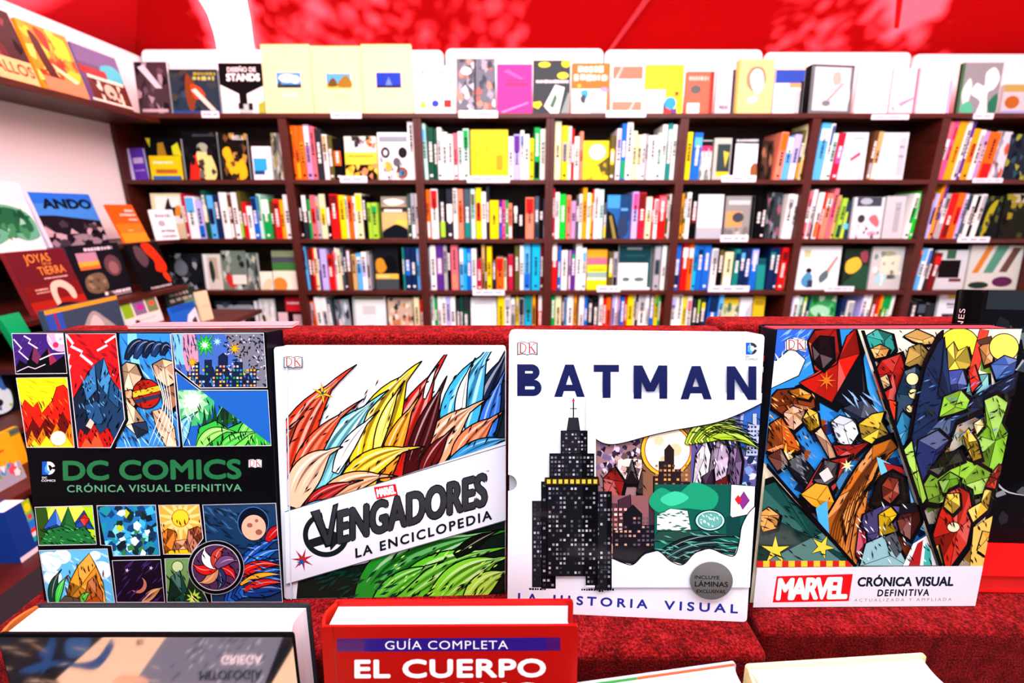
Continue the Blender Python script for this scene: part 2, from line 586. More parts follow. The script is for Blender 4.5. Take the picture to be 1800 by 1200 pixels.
panel([(21, 586), (111, 586), (118, 656), (28, 657)], '34186a')
pr.circ(108, 592, 26, 26, 'f6a0c0'); pr.circ(110, 590, 13, 15, 'ffe6f0'); pr.circ(98, 606, 5, 5, 'e82850')
pr.hatch(24, 590, 116, 656, 26, 14, 2.2, 1.2, '5a34a0', 4)
pr.poly([(22, 660), (34, 632), (46, 640), (60, 606), (72, 626), (84, 612), (100, 634), (112, 624), (125, 640), (125, 664)], K); pr.poly([(60, 606), (72, 626), (66, 640), (56, 632)], '6a2850'); pr.poly([(84, 612), (100, 634), (88, 642)], '8c2448')
pr.line([(24, 596), (38, 612), (33, 617), (50, 632)], 2.2, 'f4e8ff'); pr.line([(42, 590), (54, 597), (50, 602), (66, 612)], 2.5, 'f4e8ff'); pr.line([(84, 590), (90, 600), (86, 603), (94, 614)], 2, 'f4e8ff')
pr.line([(70, 632), (92, 622), (119, 620)], 2.2, 'f2e6fa'); pr.line([(30, 653), (50, 644), (62, 648), (80, 640)], 1.6, 'd8c4f0')
endpanel([(21, 586), (111, 586), (118, 656), (28, 657)])

Q = [(29, 664), (118, 663), (131, 786), (48, 786)]
panel(Q, 'f4dc10')
pr.hatch(32, 668, 120, 720, 24, 30, 0.3, 1.5, 'd8b400', 3)
pr.poly([(30, 735), (44, 702), (58, 716), (66, 706), (74, 726), (92, 704), (100, 680), (112, 676), (124, 690), (140, 800), (40, 800)], 'd81a08', K, 1.4)
pr.poly([(46, 760), (58, 735), (70, 752), (84, 728), (98, 750), (110, 722), (130, 760), (140, 800), (40, 800)], '5a0806')
pr.poly([(44, 790), (56, 756), (64, 776), (76, 752), (84, 778), (100, 744), (112, 770), (124, 742), (135, 790)], 'f47808')
pr.poly([(50, 792), (60, 772), (70, 784), (82, 766), (96, 784), (112, 760), (134, 792)], 'ffd020')
pr.hatch(36, 700, 128, 786, 40, 16, 1.2, 1.6, '1a0402', 8); pr.hatch(36, 700, 128, 786, 22, 16, 1.0, 1.5, 'ff7a20', 9)
pr.circ(103, 770, 14, 13, 'f6f6f0', 'c8a020', 1.2)
endpanel(Q)

# river canyon with a banded planet
Q4 = [(210, 586), (301, 586), (317, 784), (205, 786)]
panel(Q4, '2c86cc')
pr.poly([(224, 586), (240, 586), (246, 640), (226, 650)], '74c4ee'); pr.hatch(205, 590, 315, 786, 46, 40, 1.1, 2.2, '1450a0', 5); pr.hatch(205, 640, 315, 786, 46, 34, 1.0, 1.6, 'a8e4ff', 6)
for a in range(5):
    swoosh(pr, (222 + a * 16, 632 - a * 2), (238 + a * 13, 588 + a * 2), (264 + a * 10, 604 + a * 3), 16, ('0a1a38', '14305c')[a % 2], 1.4, 2)
gem(pr, [(206, 650), (222, 636), (240, 640), (250, 662), (238, 690), (214, 694)], 'f0c49a', 2); gem(pr, [(268, 640), (286, 630), (308, 636), (314, 668), (294, 680), (274, 664)], 'e8b488', 2); gem(pr, [(208, 690), (230, 684), (244, 700), (232, 722), (212, 724)], 'c88c5c', 2); gem(pr, [(284, 684), (306, 676), (318, 704), (300, 722), (286, 708)], 'b4784c', 2)
pr.circ(258, 692, 25, 26, 'a4180f', K, 1.6); pr.poly([(234, 688), (282, 676), (284, 686), (235, 699)], 'f2b428', K, 1); pr.poly([(236, 702), (283, 691), (281, 698), (240, 709)], '20304a'); pr.hatch(238, 670, 280, 714, 14, 10, -.2, 1.8, '2c0608', 7)
gem(pr, [(220, 700), (238, 716), (256, 740), (240, 764), (222, 748)], 'f2c8a0', 1.6); gem(pr, [(268, 722), (288, 716), (308, 750), (312, 784), (292, 784), (276, 752)], 'eebf94', 1.6); gem(pr, [(232, 744), (258, 740), (262, 758), (242, 770)], '20304a', 1.4)
pr.hatch(212, 640, 312, 780, 50, 14, 1.0, 2, '2c1408', 12)
for a in range(5):
    pr.curve([(266 + a * 7, 640), (288 + a * 4, 700 + a * 7), (278 + a * 6, 740 + a * 4), (262 + a * 8, 782)], 1.8, 'd8f4ff')

# red storm over a dark blue mountain
Q3 = [(117, 586), (205, 586), (221, 736), (196, 786), (139, 786)]
pr.clip = None
pr.poly([(113, 584), (208, 584), (227, 738), (200, 789), (136, 789)], K)
panel(Q3, 'cc1418')
pr.hatch(118, 588, 210, 660, 20, 22, 0.6, 5, '8c0a14', 2)
pr.line([(118, 588), (130, 604), (126, 608), (146, 618), (143, 623), (164, 640)], 5, 'ffb8c8'); pr.line([(118, 588), (130, 604), (126, 608), (146, 618), (143, 623), (164, 640)], 2.2, 'ffffff'); pr.line([(204, 590), (186, 602), (190, 606), (172, 616)], 4, 'ffc8d4'); pr.line([(124, 622), (120, 640), (126, 642), (121, 656)], 2.4, 'ffd8e0')
for pts, c in (([(118, 790), (124, 712), (146, 672), (168, 640), (176, 700), (160, 790)], '0c1c34'), ([(168, 640), (184, 628), (196, 664), (222, 700), (228, 790), (160, 790), (176, 700)], '14365a'), ([(146, 672), (168, 640), (172, 684), (154, 704)], '2a6ea6'), ([(184, 628), (196, 664), (190, 694), (176, 676)], '3c86bc'), ([(196, 664), (222, 700), (208, 716), (192, 700)], '1a4a78'), ([(150, 712), (172, 704), (186, 742), (160, 748)], '1a4a78')):
    pr.poly(pts, c, K, 1.4)
pr.hatch(130, 650, 220, 750, 60, 16, 1.9, 2, '04080f', 3); pr.hatch(140, 650, 214, 740, 26, 12, 1.0, 1.5, '60a8d8', 14)
pr.poly([(134, 790), (142, 752), (154, 764), (166, 744), (178, 762), (192, 750), (210, 790)], 'b4120e', K); pr.poly([(142, 790), (152, 770), (162, 778), (172, 758), (186, 790)], 'e85028'); pr.poly([(152, 748), (160, 734), (168, 742), (162, 754)], 'e8c0a8', K); pr.hatch(140, 750, 200, 786, 18, 12, 1.2, 2.4, '300404', 4)
endpanel(Q3)
pr.line([(301, 586), (317, 784), (205, 786)], 1.5, 'c8d0d8')

# green hills under a glowing star
Q6 = [(311, 653), (353, 685), (472, 685), (478, 782), (324, 784)]
panel(Q6, '1a5cb4')
pr.circ(338, 708, 40, 40, '3cb06c'); pr.burst(338, 706, 20, 36, 12, '9ae8a0', 0.1, jit=.2); pr.burst(340, 704, 12, 20, 10, 'e8fff0')
swoosh(pr, (318, 784), (318, 740), (350, 722), 24, '58b8e0', 1.6)
pr.poly([(378, 740), (398, 702), (412, 690), (428, 704), (446, 736)], '14281c', '58e068', 2); pr.poly([(412, 690), (428, 704), (420, 740), (404, 730)], '4a8c4c'); pr.poly([(428, 704), (446, 736), (430, 742)], 'c89878')
pr.poly([(424, 760), (440, 716), (452, 698), (466, 700), (486, 724), (486, 790), (424, 790)], '1c7c30', K, 2); swoosh(pr, (430, 786), (440, 706), (476, 696), 30, '4cc43c', 2)
for a in range(7):
    pr.poly([(356 + a * 9, 752 - a % 3 * 4), (361 + a * 9, 722 - a % 3 * 6), (366 + a * 9, 752 - a % 3 * 4)], ('0c3c1c', '145a28')[a % 2], K, 1)
pr.poly([(344, 786), (352, 750), (380, 738), (402, 752), (424, 742), (452, 722), (484, 740), (484, 786)], '30b43c', K, 2)
swoosh(pr, (420, 790), (440, 730), (484, 712), 26, '6ae04c', 2); swoosh(pr, (350, 790), (372, 744), (420, 760), 22, '8af060', 1.6); swoosh(pr, (390, 790), (410, 764), (460, 756), 20, '4ccc44', 1.6)
pr.hatch(350, 700, 470, 784, 50, 16, 1.3, 2, '06180a', 5); pr.hatch(440, 740, 476, 784, 10, 14, 1.5, 2, 'a0ff70', 6); pr.hatch(314, 700, 346, 780, 18, 18, 1.2, 1.6, 'd0f4ff', 7)
endpanel(Q6)
# town at night with fireworks
Q5 = [(304, 586), (465, 585), (471, 680), (354, 681), (311, 646)]
panel(Q5, '3a62b0')
pr.poly([(304, 586), (330, 586), (334, 640), (308, 640)], '70b8f0'); pr.blob([(322, 590), (344, 588), (350, 640), (330, 650)], 'c88aa0')
pr.poly([(396, 586), (466, 585), (472, 680), (440, 680), (420, 630)], '6c7080'); pr.hatch(396, 588, 470, 680, 120, 9, 1.2, 2.4, '14141a', 5, 1.4); pr.hatch(396, 588, 470, 680, 50, 7, 0.6, 1.8, 'd0c8d8', 6, 1.4)
pr.poly([(330, 690), (332, 652), (342, 652), (342, 636), (352, 636), (352, 658), (362, 658), (362, 632), (374, 632), (374, 644), (386, 644), (386, 626), (394, 620), (402, 626), (402, 650), (414, 650), (414, 636), (428, 636), (428, 656), (440, 656), (440, 648), (452, 648), (452, 690)], '0e1c3c', K)
windows(pr, 333, 640, 452, 680, 20, 6, ['f0b41c', 'f4a418', '3a7cc8', '20a03c', 'e89c80', 'b8e8dc'], 3, .55)
pr.burst(362, 606, 9, 21, 11, '18b428', .3, K, 1, .2); pr.burst(362, 606, 3, 9, 9, 'd8ffe0'); pr.burst(414, 612, 4, 14, 9, 'f4a418', 0, K); pr.burst(340, 636, 4, 10, 8, 'f4a418', 1, K); pr.burst(384, 600, 3, 8, 8, '8ec8e8', 1)
pr.hatch(334, 640, 450, 680, 20, 12, 1.5, 2, '3a7cc8', 8); pr.hatch(306, 590, 352, 650, 30, 18, 1.4, 2, '183468', 9)
endpanel(Q5)
# lower half
q1 = [(62, 891), (163, 888), (170, 956), (69, 958)]
panel(q1, 'a8d820')
pr.blob([(62, 890), (80, 890), (86, 930), (76, 960), (62, 960)], '244a10'); pr.circ(118, 905, 34, 24, 'd4ee50')
gem(pr, [(76, 930), (98, 894), (112, 930)], '2060c8', 1.4); gem(pr, [(126, 926), (148, 896), (166, 930)], '1c48a8', 1.4); gem(pr, [(104, 930), (120, 890), (136, 930)], '1c8038', 1.4)
pr.poly([(66, 962), (84, 930), (108, 924), (130, 932), (150, 924), (174, 962)], '146a30', K, 1.6); gem(pr, [(140, 912), (149, 902), (158, 912), (149, 925)], 'd42818', 1.2)
pr.hatch(74, 926, 168, 956, 36, 12, 0.6, 1.8, '042410', 5); pr.hatch(80, 928, 160, 956, 16, 10, 0.4, 1.8, '3cc058', 6)
endpanel(q1)
pr.poly([(166, 884), (279, 883), (287, 980), (196, 981), (193, 961), (172, 961)], K)
q2 = [(171, 888), (274, 887), (282, 975), (200, 976), (197, 958), (178, 957)]
panel([(171, 888), (274, 887), (282, 975), (190, 976)], '1a78b8')
pr.shards(174, 888, 280, 976, 60, 11, ['0c3c70', '38b0e0', '0a2438', '74d8f4', '148c9c'], 3); pr.shards(206, 900, 270, 974, 34, 9, ['b4c828', '0a2a20', '2c7c40', 'c8e4f8', '103050', '0a1828'], 5)
pr.clip = None
pr.poly([(168, 957), (197, 957), (201, 980), (166, 980)], K)
pr.line(q2, 1.5, 'c8d0d8', closed=True)
# desert sun over table rocks
q3 = [(280, 887), (351, 886), (358, 945), (337, 973), (289, 973)]
panel(q3, 'f4a83c')
pr.burst(318, 912, 16, 62, 14, 'f8d080', .2); pr.circ(318, 910, 15, 15, 'f8cc28', 'd87010', 1.6)
gem(pr, [(282, 976), (286, 936), (296, 928), (308, 932), (312, 976)], 'd87010', 1.4); gem(pr, [(326, 976), (332, 930), (348, 924), (360, 932), (360, 976)], 'a85030', 1.4); gem(pr, [(300, 978), (308, 950), (330, 946), (340, 978)], 'e89468', 1.4); pr.poly([(284, 980), (300, 966), (330, 964), (345, 980)], 'f0c010', K)
pr.hatch(282, 910, 356, 972, 50, 12, 1.3, 1.8, '3a1404', 6)
endpanel(q3)
# sea with a striped sail ribbon and a pale moon
q4 = [(358, 886), (486, 883), (498, 1056), (374, 1056)]
panel(q4, '143458')
pr.hatch(360, 890, 480, 960, 36, 24, 0.5, 4, '0a1c34', 4); pr.hatch(360, 890, 420, 930, 14, 20, 0.6, 3, '2c5c88', 5)
pr.circ(446, 918, 27, 28, '0a1020', '3a6ea8', 1.4); pr.circ(447, 926, 22, 23, 'e8b094', K, 1.4); pr.circ(440, 922, 5, 4, '98584c'); pr.circ(456, 934, 6, 5, '98584c'); pr.circ(452, 914, 3, 3, '98584c')
for a in range(6):
    swoosh(pr, (400 + a * 6, 1060 - a * 4), (440 + a * 8, 940 + a * 18), (510, 946 + a * 18), 26, ('1450b0', '1c68cc', '0c3c8c')[a % 3], 1.6, 2)
swoosh(pr, (470, 950), (484, 926), (504, 922), 18, 'b01418', 1.4, 1)
swoosh(pr, (416, 1016), (452, 978), (510, 996), 20, 'd01c14', 1.8, 2); swoosh(pr, (424, 1026), (460, 998), (512, 1012), 10, 'f4a810', 1.4, 1); swoosh(pr, (430, 1036), (466, 1012), (512, 1026), 14, 'c81c14', 1.6, 1)
pr.hatch(414, 950, 492, 1050, 40, 18, 0.3, 2.2, '061838', 7); pr.hatch(414, 950, 492, 1050, 18, 14, 0.3, 1.8, '58a0e8', 8)
endpanel(q4)
q7 = [(292, 980), (334, 979), (368, 1056), (296, 1056)]
panel(q7, '6a9c58')
pr.circ(314, 994, 10, 10, 'b8d89c', K, 1.2); gem(pr, [(296, 1060), (302, 1012), (318, 1000), (340, 1060)], '0c4838', 1.4); gem(pr, [(324, 1060), (336, 1010), (372, 1060)], '14301c', 1.4); pr.burst(342, 1048, 7, 16, 9, '9ae03c', 0, None, 1, .2); pr.burst(342, 1048, 4, 9, 9, 'f0ff90'); pr.hatch(296, 1000, 360, 1056, 24, 16, 1.1, 2, '04180e', 5)
endpanel(q7)
q6 = [(200, 983), (285, 981), (292, 1056), (208, 1056)]
panel(q6, '160c1e')
pr.circ(246, 1026, 15, 15, 'b4745c', K); pr.circ(241, 1022, 14, 14, '160c1e'); swoosh(pr, (254, 1058), (270, 1036), (294, 1028), 16, 'c89858', 1.4, 2); pr.hatch(206, 986, 288, 1054, 24, 26, 2.3, 2.6, '382060', 3); pr.burst(226, 1000, 1.5, 4, 5, 'd8c8f0'); pr.burst(268, 996, 1.5, 4, 5, 'd8c8f0')
endpanel(q6)
q5 = [(73, 965), (192, 962), (205, 1056), (88, 1056)]
panel(q5, '58b8e8')
for cx, cy, r in ((90, 985, 22), (112, 976, 16), (180, 1000, 20), (96, 1012, 16), (170, 974, 10)):
    pr.circ(cx, cy, r, r * .8, 'd8eef8')
pr.hatch(76, 966, 200, 1050, 24, 26, 0.5, 3, 'a8dcf4', 4)
gem(pr, [(118, 1058), (126, 1020), (140, 992), (160, 970), (172, 992), (184, 1020), (190, 1058)], 'e8a028', 1.5); gem(pr, [(150, 1058), (158, 1020), (170, 1008), (184, 1040), (184, 1058)], 'a44c10', 1.4)
swoosh(pr, (96, 1058), (92, 1020), (112, 998), 16, '0c3828', 1.4, 1); swoosh(pr, (104, 1058), (106, 1024), (124, 1008), 12, '38c848', 1.4, 1); swoosh(pr, (146, 1058), (150, 1040), (166, 1038), 12, '3cb830', 1.2, 1); pr.poly([(104, 1058), (118, 1044), (140, 1048), (150, 1058)], '4a4438', K)
pr.hatch(120, 990, 186, 1054, 40, 14, 1.3, 2, '4a1c04', 6)
endpanel(q5)
# round emblem with a pinwheel
ring = [(382 + 49 * math.cos(6.2832 * i / 40), 995 + 47 * math.sin(6.2832 * i / 40)) for i in range(40)]
pr.poly(ring, K)
inner = [(382 + 42 * math.cos(6.2832 * i / 40), 995 + 40 * math.sin(6.2832 * i / 40)) for i in range(40)]
pr.poly(inner, '4a2c54'); pr.clip = inner
for a in range(7):
    t = a * .9
    swoosh(pr, (382, 995), (382 + 30 * math.cos(t), 995 + 30 * math.sin(t)), (382 + 46 * math.cos(t + .7), 995 + 44 * math.sin(t + .7)), 18, ('c01818', '24305c', 'c8905c', 'd41c18', 'e8eef4', 'b83a30', '6c4a78')[a], 1.4, 1)
pr.hatch(344, 958, 422, 1034, 30, 12, 0.8, 2, '140a14', 5)
pr.clip = None
pr.line(inner, 1.6, 'b8c0c8', closed=True); pr.line(ring, 1.2, '98a0a8', closed=True)
# lettering
foil = mat('1c7c46', 0.32, 0.35, kind='foil')
pr.text('DC COMICS', (111, 844.5), (425, 841.5), 35, foil, 0.045, 1.0, up=(-.03, -1))
pr.text('CRÓNICA VISUAL DEFINITIVA', (118, 865), (425, 863), 12.5, mat('58a87c', 0.32, 0.2, kind='foil'), 0.02, 1.12, up=(-.03, -1))
dk_mark(pr, 436, 806, 461, 823)
dc_mark(pr, 74, 811, 97, 834, 'e8ecf0', 'c8e8ff', 841, 3.6)
mb.build('front_panel', root1, fixn=False)

# ---- white comic encyclopedia with slanted title band
pB2 = (-0.1342, 0.4467, -0.43, 0.0366, -0.1775, 0.0109)
wB2, hB2 = 0.253, 0.2897
root2, mb = hard_book('comic_book', 'white comic encyclopedia with a slanted silver title band over green rocks, on red felt', 'book', pB2, wB2, hB2, 0.026, 'd9e2ee', 'd6dfea', group='large comic books facing out on the felt riser')
pr = Print(mb, photo_to_cover(pose(pB2)), 0.25, 0.3)
body = [(503, 612), (889, 616), (889, 1046), (508, 1052)]
pr.line([(497, 611), (513, 1052)], 5, 'c6d4e2')
pr.bound = [(500, 612), (888, 616), (888, 1045), (512, 1052)]
pr.clip = [(495, 640), (889, 616), (889, 775), (560, 884), (495, 905)]
# fan of comic ink flames that sweep up to the corner
def ribbon(pts, col, ow=2.2):
    gem(pr, pts, col, ow)
pr.poly([(600, 900), (640, 830), (700, 770), (770, 720), (889, 690), (889, 800), (600, 900)], '141c28')
pr.poly([(495, 905), (520, 880), (580, 850), (620, 890), (560, 930)], '14386c', K, 2)
S = lambda a, b, c, w, col, n=4: swoosh(pr, a, b, c, w, col, 2.4, n)
S((830, 820), (850, 700), (905, 590), 66, '0c1c3c', 3); S((800, 800), (800, 680), (880, 590), 70, '34a4dc', 5); S((850, 790), (858, 720), (892, 640), 34, '2c70d8', 3); S((812, 760), (800, 690), (836, 628), 20, 'e4f2fa', 2)
S((742, 846), (770, 742), (858, 700), 56, 'f29c70', 5); S((800, 820), (826, 760), (889, 720), 44, 'e8784c', 4); S((790, 815), (850, 770), (905, 770), 26, '2888c4', 3)
S((690, 850), (706, 740), (792, 610), 64, 'b4180c', 5); S((716, 842), (752, 730), (786, 660), 36, '3a0608', 3); S((742, 838), (760, 790), (800, 748), 30, '5a0c0c', 2); S((746, 700), (756, 660), (772, 640), 10, 'f8e8e0', 1)
S((636, 862), (660, 700), (742, 634), 76, 'f4c418', 6); S((676, 846), (690, 760), (742, 690), 34, 'e08c14', 3); S((660, 800), (676, 720), (712, 668), 20, 'fbe060', 2)
S((600, 866), (650, 790), (748, 784), 46, 'f2c020', 5)
S((556, 876), (580, 760), (684, 684), 62, '6cc4d4', 6); S((590, 830), (610, 770), (668, 720), 24, 'f2fafc', 3); S((560, 884), (620, 830), (700, 836), 40, 'f0a878', 4)
S((500, 884), (500, 730), (628, 640), 64, 'd83414', 6); S((520, 880), (530, 770), (640, 700), 40, 'e8502c', 4); S((514, 890), (540, 800), (604, 784), 54, 'f4b896', 4); S((540, 890), (572, 856), (640, 842), 26, '9c1a16', 3); S((520, 905), (560, 880), (610, 876), 18, '48a8d8', 2); S((498, 800), (504, 752), (536, 730), 16, '8c2c10', 2)
pr.hatch(510, 700, 640, 880, 40, 20, -0.8, 2.2, K, 4); pr.hatch(640, 660, 800, 840, 60, 18, -1.0, 2.2, '1c0a06', 5); pr.hatch(790, 630, 888, 790, 30, 20, -1.0, 2.2, K, 6)
pr.clip = None
pr.burst(568, 690, 5, 20, 6, 'f0b418', .4, K, 1.4); pr.burst(568, 690, 2, 8, 5, '1c2c44', .1)
# green hills below the band
pr.clip = [(512, 1022), (889, 912), (889, 1045), (515, 1052)]
pr.poly([(520, 1060), (524, 1020), (560, 1004), (640, 990), (889, 900), (889, 1060)], '0a1c14')
S((640, 1064), (700, 960), (905, 930), 90, '1c8c24', 6); S((690, 1064), (760, 980), (900, 960), 60, '58c828', 6); S((760, 1064), (820, 990), (905, 976), 56, '74d82c', 6); S((820, 1064), (850, 1010), (905, 1000), 40, 'a8ec48', 4); S((660, 1060), (700, 1010), (780, 986), 34, '4cc02c', 4); S((800, 976), (840, 946), (880, 930), 22, '081008', 1)
pr.hatch(560, 1000, 700, 1052, 30, 30, -0.5, 4, '06342a', 4); pr.hatch(690, 960, 886, 1050, 60, 18, -0.7, 2.4, '04180a', 5); pr.hatch(690, 960, 886, 1050, 30, 14, -0.7, 2.2, 'b8f868', 6)
pr.clip = None
# title band
pr.bound = [(495, 608), (889, 612), (889, 1050), (505, 1056)]
pr.poly([(489, 902), (889, 781), (889, 913), (494, 1028)], 'd4dce8')
pr.burst(533, 982, 5, 20, 7, 'b81c1c', .5, K, 1.2); pr.burst(531, 986, 3, 9, 6, '1c4c8c')
pr.line([(489, 902), (889, 781)], 1.4, '48525c'); pr.line([(494, 1028), (889, 913)], 1.4, '48525c')
pr.line([(505, 620), (513, 1052)], 2.2, 'b8c8d8')
ang = math.atan2(-62, 257)
up = (0.0, -1.0)
steel = mat('3a4248', 0.3, 0.6, kind='foil')
arcp = [(574 + 36 * math.cos(math.radians(a)), 938 + 35 * math.sin(math.radians(a))) for a in range(20, 262, 8)]
pr.line(arcp, 9, mat('1c2428', 0.3, 0.5, kind='foil'))
pr.poly([(541, 948), (578, 936), (574, 926), (606, 940), (582, 966), (580, 952), (545, 962)], mat('20282c', 0.3, 0.5, kind='foil'))
def outlined(s, bl, br, h, bold, space=1.0):
    pr.text(s, (bl[0] - 2, bl[1] + 2), (br[0] + 2, br[1] + 2), h + 4, '0a0d10', bold + 0.022, space, up=up)
    pr.text(s, bl, br, h, steel, bold, space, up=up)
pr.poly([(546, 898), (563, 893), (577, 934), (586, 886), (596, 882), (584, 958), (573, 961)], '0a0d10'); pr.poly([(549, 898.5), (562, 895), (577, 941), (588, 887.5), (593, 886), (582, 955), (575, 957)], steel)
outlined('ENGADORES', (594, 955), (856, 886), 57, 0.035, 1.0)
pr.text('LA ENCICLOPEDIA', (626, 979), (865, 911), 17, '10161c', 0.035, 1.25, up=(-.05, -1))
pr.poly([(658, 855), (696, 849), (700, 868), (663, 876)], 'c8141e')
pr.text('MARVEL', (664, 873), (697, 866), 15, 'f6f6f6', 0.05, 0.85, up=(-.15, -1))
pr.text('TM', (855, 829), (860, 828), 3, '10161c', 0.02)
dk_mark(pr, 500, 625, 533, 647)
mb.build('front_cover', root2, fixn=False)

# ---- tall white slipcased comic book with wide navy title
pB3 = (0.1247, 0.4192, -0.43, -0.0559, -0.1661, -0.0029)
wB3, hB3 = 0.26, 0.3128
root3 = empty('slipcased_comic_book'); root3.matrix_world = pose(pB3)
tag(root3, 'tall white slipcased comic book with wide navy capitals above a dark tower drawing', 'book', 'large comic books facing out on the felt riser')
mb = MB()
notch = [(-wB3 / 2, 0.158)] + [(-wB3 / 2 + 0.0095 * math.sin(math.radians(a)), 0.1485 + 0.0095 * math.cos(math.radians(a))) for a in range(10, 180, 17)] + [(-wB3 / 2, 0.139)]
outline = rounded(-wB3 / 2, 0, wB3 / 2, hB3, 0.004)
k = [i for i, p in enumerate(outline) if p[0] < -wB3 / 2 + 1e-6 and p[1] > 0.2][-1]
outline = outline[:k + 1] + notch + outline[k + 1:]
mb.prism(outline, 'y', 0.0, 0.002, mat('d9e1ec', 0.28))
sd = MB()
sd.box(-wB3 / 2 + .001, wB3 / 2 - .001, 0.002, 0.03, 0.0005, 0.0025, mat('e9eef4', 0.3))
sd.box(-wB3 / 2 + .001, wB3 / 2 - .001, 0.002, 0.03, hB3 - 0.0025, hB3 - 0.0005, mat('eef2f6', 0.3))
sd.box(wB3 / 2 - .003, wB3 / 2 - .001, 0.002, 0.03, 0.0025, hB3 - 0.0025, mat('e9eef4', 0.3))
sd.build('case_sides', root3)
sd = MB(); sd.prism(rounded(-wB3 / 2, 0, wB3 / 2, hB3, 0.004), 'y', 0.03, 0.032, mat('eef2f6', 0.3)); sd.build('case_back', root3)
sd = MB(); sd.box(-wB3 / 2 + 0.001, wB3 / 2 - 0.005, 0.0035, 0.0285, 0.004, hB3 - 0.004, mat('9aa0a8', 0.4)); tag(sd.build('inner_book', root3), 'grey spine edge showing in the thumb notch')
pr = Print(mb, photo_to_cover(pose(pB3)), 0.26, 0.2)
pr.bound = [(896, 586), (1344, 592), (1313, 1090), (896, 1075)]
# printed night scene; white fields above and below are printed over it
pr.clip = [(1046, 700), (1342, 700), (1314, 1012), (1046, 1012)]
pr.rect(1040, 690, 1345, 1015, '3c2c34')
pr.rect(1040, 770, 1140, 900, '8c6c70'); pr.shards(1050, 770, 1150, 830, 90, 7, ['2a2438', 'd8cce0', '6c5a84', '1c1424', 'a890b8'], 3); pr.rect(1086, 806, 1128, 850, 'e0d0c8')
pr.shards(1070, 800, 1128, 850, 18, 8, ['b89c94', '2a2024', '5c4648'], 4)
gem(pr, [(1060, 840), (1080, 820), (1098, 846), (1090, 884), (1062, 880)], '8c1c18'); gem(pr, [(1098, 850), (1110, 806), (1122, 850)], '1c1418'); gem(pr, [(1118, 866), (1128, 826), (1150, 840), (1150, 870)], '4c3c3c')
pr.rect(1130, 740, 1215, 880, '7a5640')
pr.circ(1172, 791, 46, 46, 'e8b428', K, 1.6); pr.circ(1173, 790, 40, 41, 'f4ead0', 'a82018', 1.6); pr.circ(1158, 774, 9, 8, 'dccaa0'); pr.circ(1186, 790, 12, 11, 'd8c49a'); pr.circ(1166, 806, 6, 5, 'd4c098')
pr.poly([(1148, 890), (1148, 836), (1158, 836), (1158, 810), (1168, 810), (1168, 790), (1176, 780), (1184, 790), (1184, 824), (1196, 824), (1196, 846), (1212, 846), (1212, 890)], '241a1c', K); windows(pr, 1150, 814, 1210, 886, 8, 9, ['9c6a44', 'c89858', '5c4038'], 4, .6)
pr.hatch(1056, 820, 1140, 880, 30, 14, .7, 2, '1c1014', 4)
pr.rect(1214, 690, 1345, 900, '54508c'); pr.shards(1290, 710, 1342, 880, 70, 9, ['28407c', '90b0e0', '182448', '6c8cc8', 'c0cce8', '584a90'], 5)
pr.poly([(1308, 716), (1345, 690), (1345, 800), (1300, 790)], '2c5cb0'); pr.poly([(1310, 800), (1314, 744), (1322, 744), (1322, 726), (1330, 726), (1330, 746), (1336, 746), (1336, 800)], 'a8b8d8', K); windows(pr, 1312, 746, 1336, 798, 4, 7, ['1c2c50', '2c4478'], 7)
for pts, c in (([(1216, 860), (1222, 800), (1240, 772), (1252, 806), (1246, 870)], 'eae4f0'), ([(1240, 872), (1250, 790), (1268, 762), (1284, 800), (1276, 872)], 'b8a8c4'), ([(1270, 876), (1282, 796), (1296, 778), (1304, 810), (1296, 880)], '7c6490'), ([(1226, 884), (1234, 836), (1252, 824), (1258, 886)], '2c1c30'), ([(1244, 900), (1256, 846), (1278, 834), (1286, 896)], '8c2424'), ([(1268, 880), (1282, 846), (1294, 880)], 'd8ccd4')):
    gem(pr, pts, c)
pr.hatch(1222, 768, 1300, 890, 60, 16, 1.4, 2.4, '1c1020', 8); pr.hatch(1222, 768, 1300, 880, 22, 12, 1.4, 2, 'f0e8f8', 9)
for a in range(9):
    swoosh(pr, (1206 + a * 5, 780 - a), (1232 + a * 8, 724 + a * 3), (1300 + a * 6, 730 + a * 9), 15, ('9cc428', 'd0e068', '5c8418', 'b4d440')[a % 4], 1.4, 2)
pr.hatch(1210, 735, 1336, 790, 44, 26, .3, 2.2, '182408', 10)
pr.rect(1046, 870, 1140, 990, '805458'); pr.poly([(1050, 1000), (1050, 900), (1064, 884), (1084, 884), (1084, 1000)], '4c3038', K); pr.poly([(1086, 1000), (1086, 878), (1108, 868), (1116, 1000)], '3a2430', K)
windows(pr, 1052, 890, 1112, 970, 7, 9, ['e8a4a0', 'f8d8c0', 'c87870'], 5, .75)
pr.burst(1064, 966, 10, 24, 9, 'f0a890', .2, None, 1, .3)
pr.poly([(1076, 1012), (1078, 930), (1096, 930), (1096, 902), (1112, 886), (1128, 902), (1128, 922), (1152, 922), (1152, 1012)], '14121a', K); windows(pr, 1080, 906, 1150, 960, 9, 7, ['b8907c', '54485c', '5c4c54'], 6, .6)
pr.rect(1150, 850, 1310, 1000, '0c5448'); pr.blob([(1140, 880), (1160, 856), (1190, 866), (1220, 846), (1260, 866), (1250, 894), (1200, 892), (1160, 900)], '18946c'); pr.blob([(1160, 876), (1186, 862), (1210, 874), (1180, 888)], '38c498')
pr.poly([(1154, 930), (1154, 904), (1178, 892), (1208, 896), (1214, 932)], 'd0ecd8', '0c3028'); pr.hatch(1156, 896, 1214, 932, 24, 14, 0.1, 2.2, '1c5c4c', 5); pr.poly([(1146, 950), (1156, 932), (1230, 930), (1240, 950)], '20443c', K)
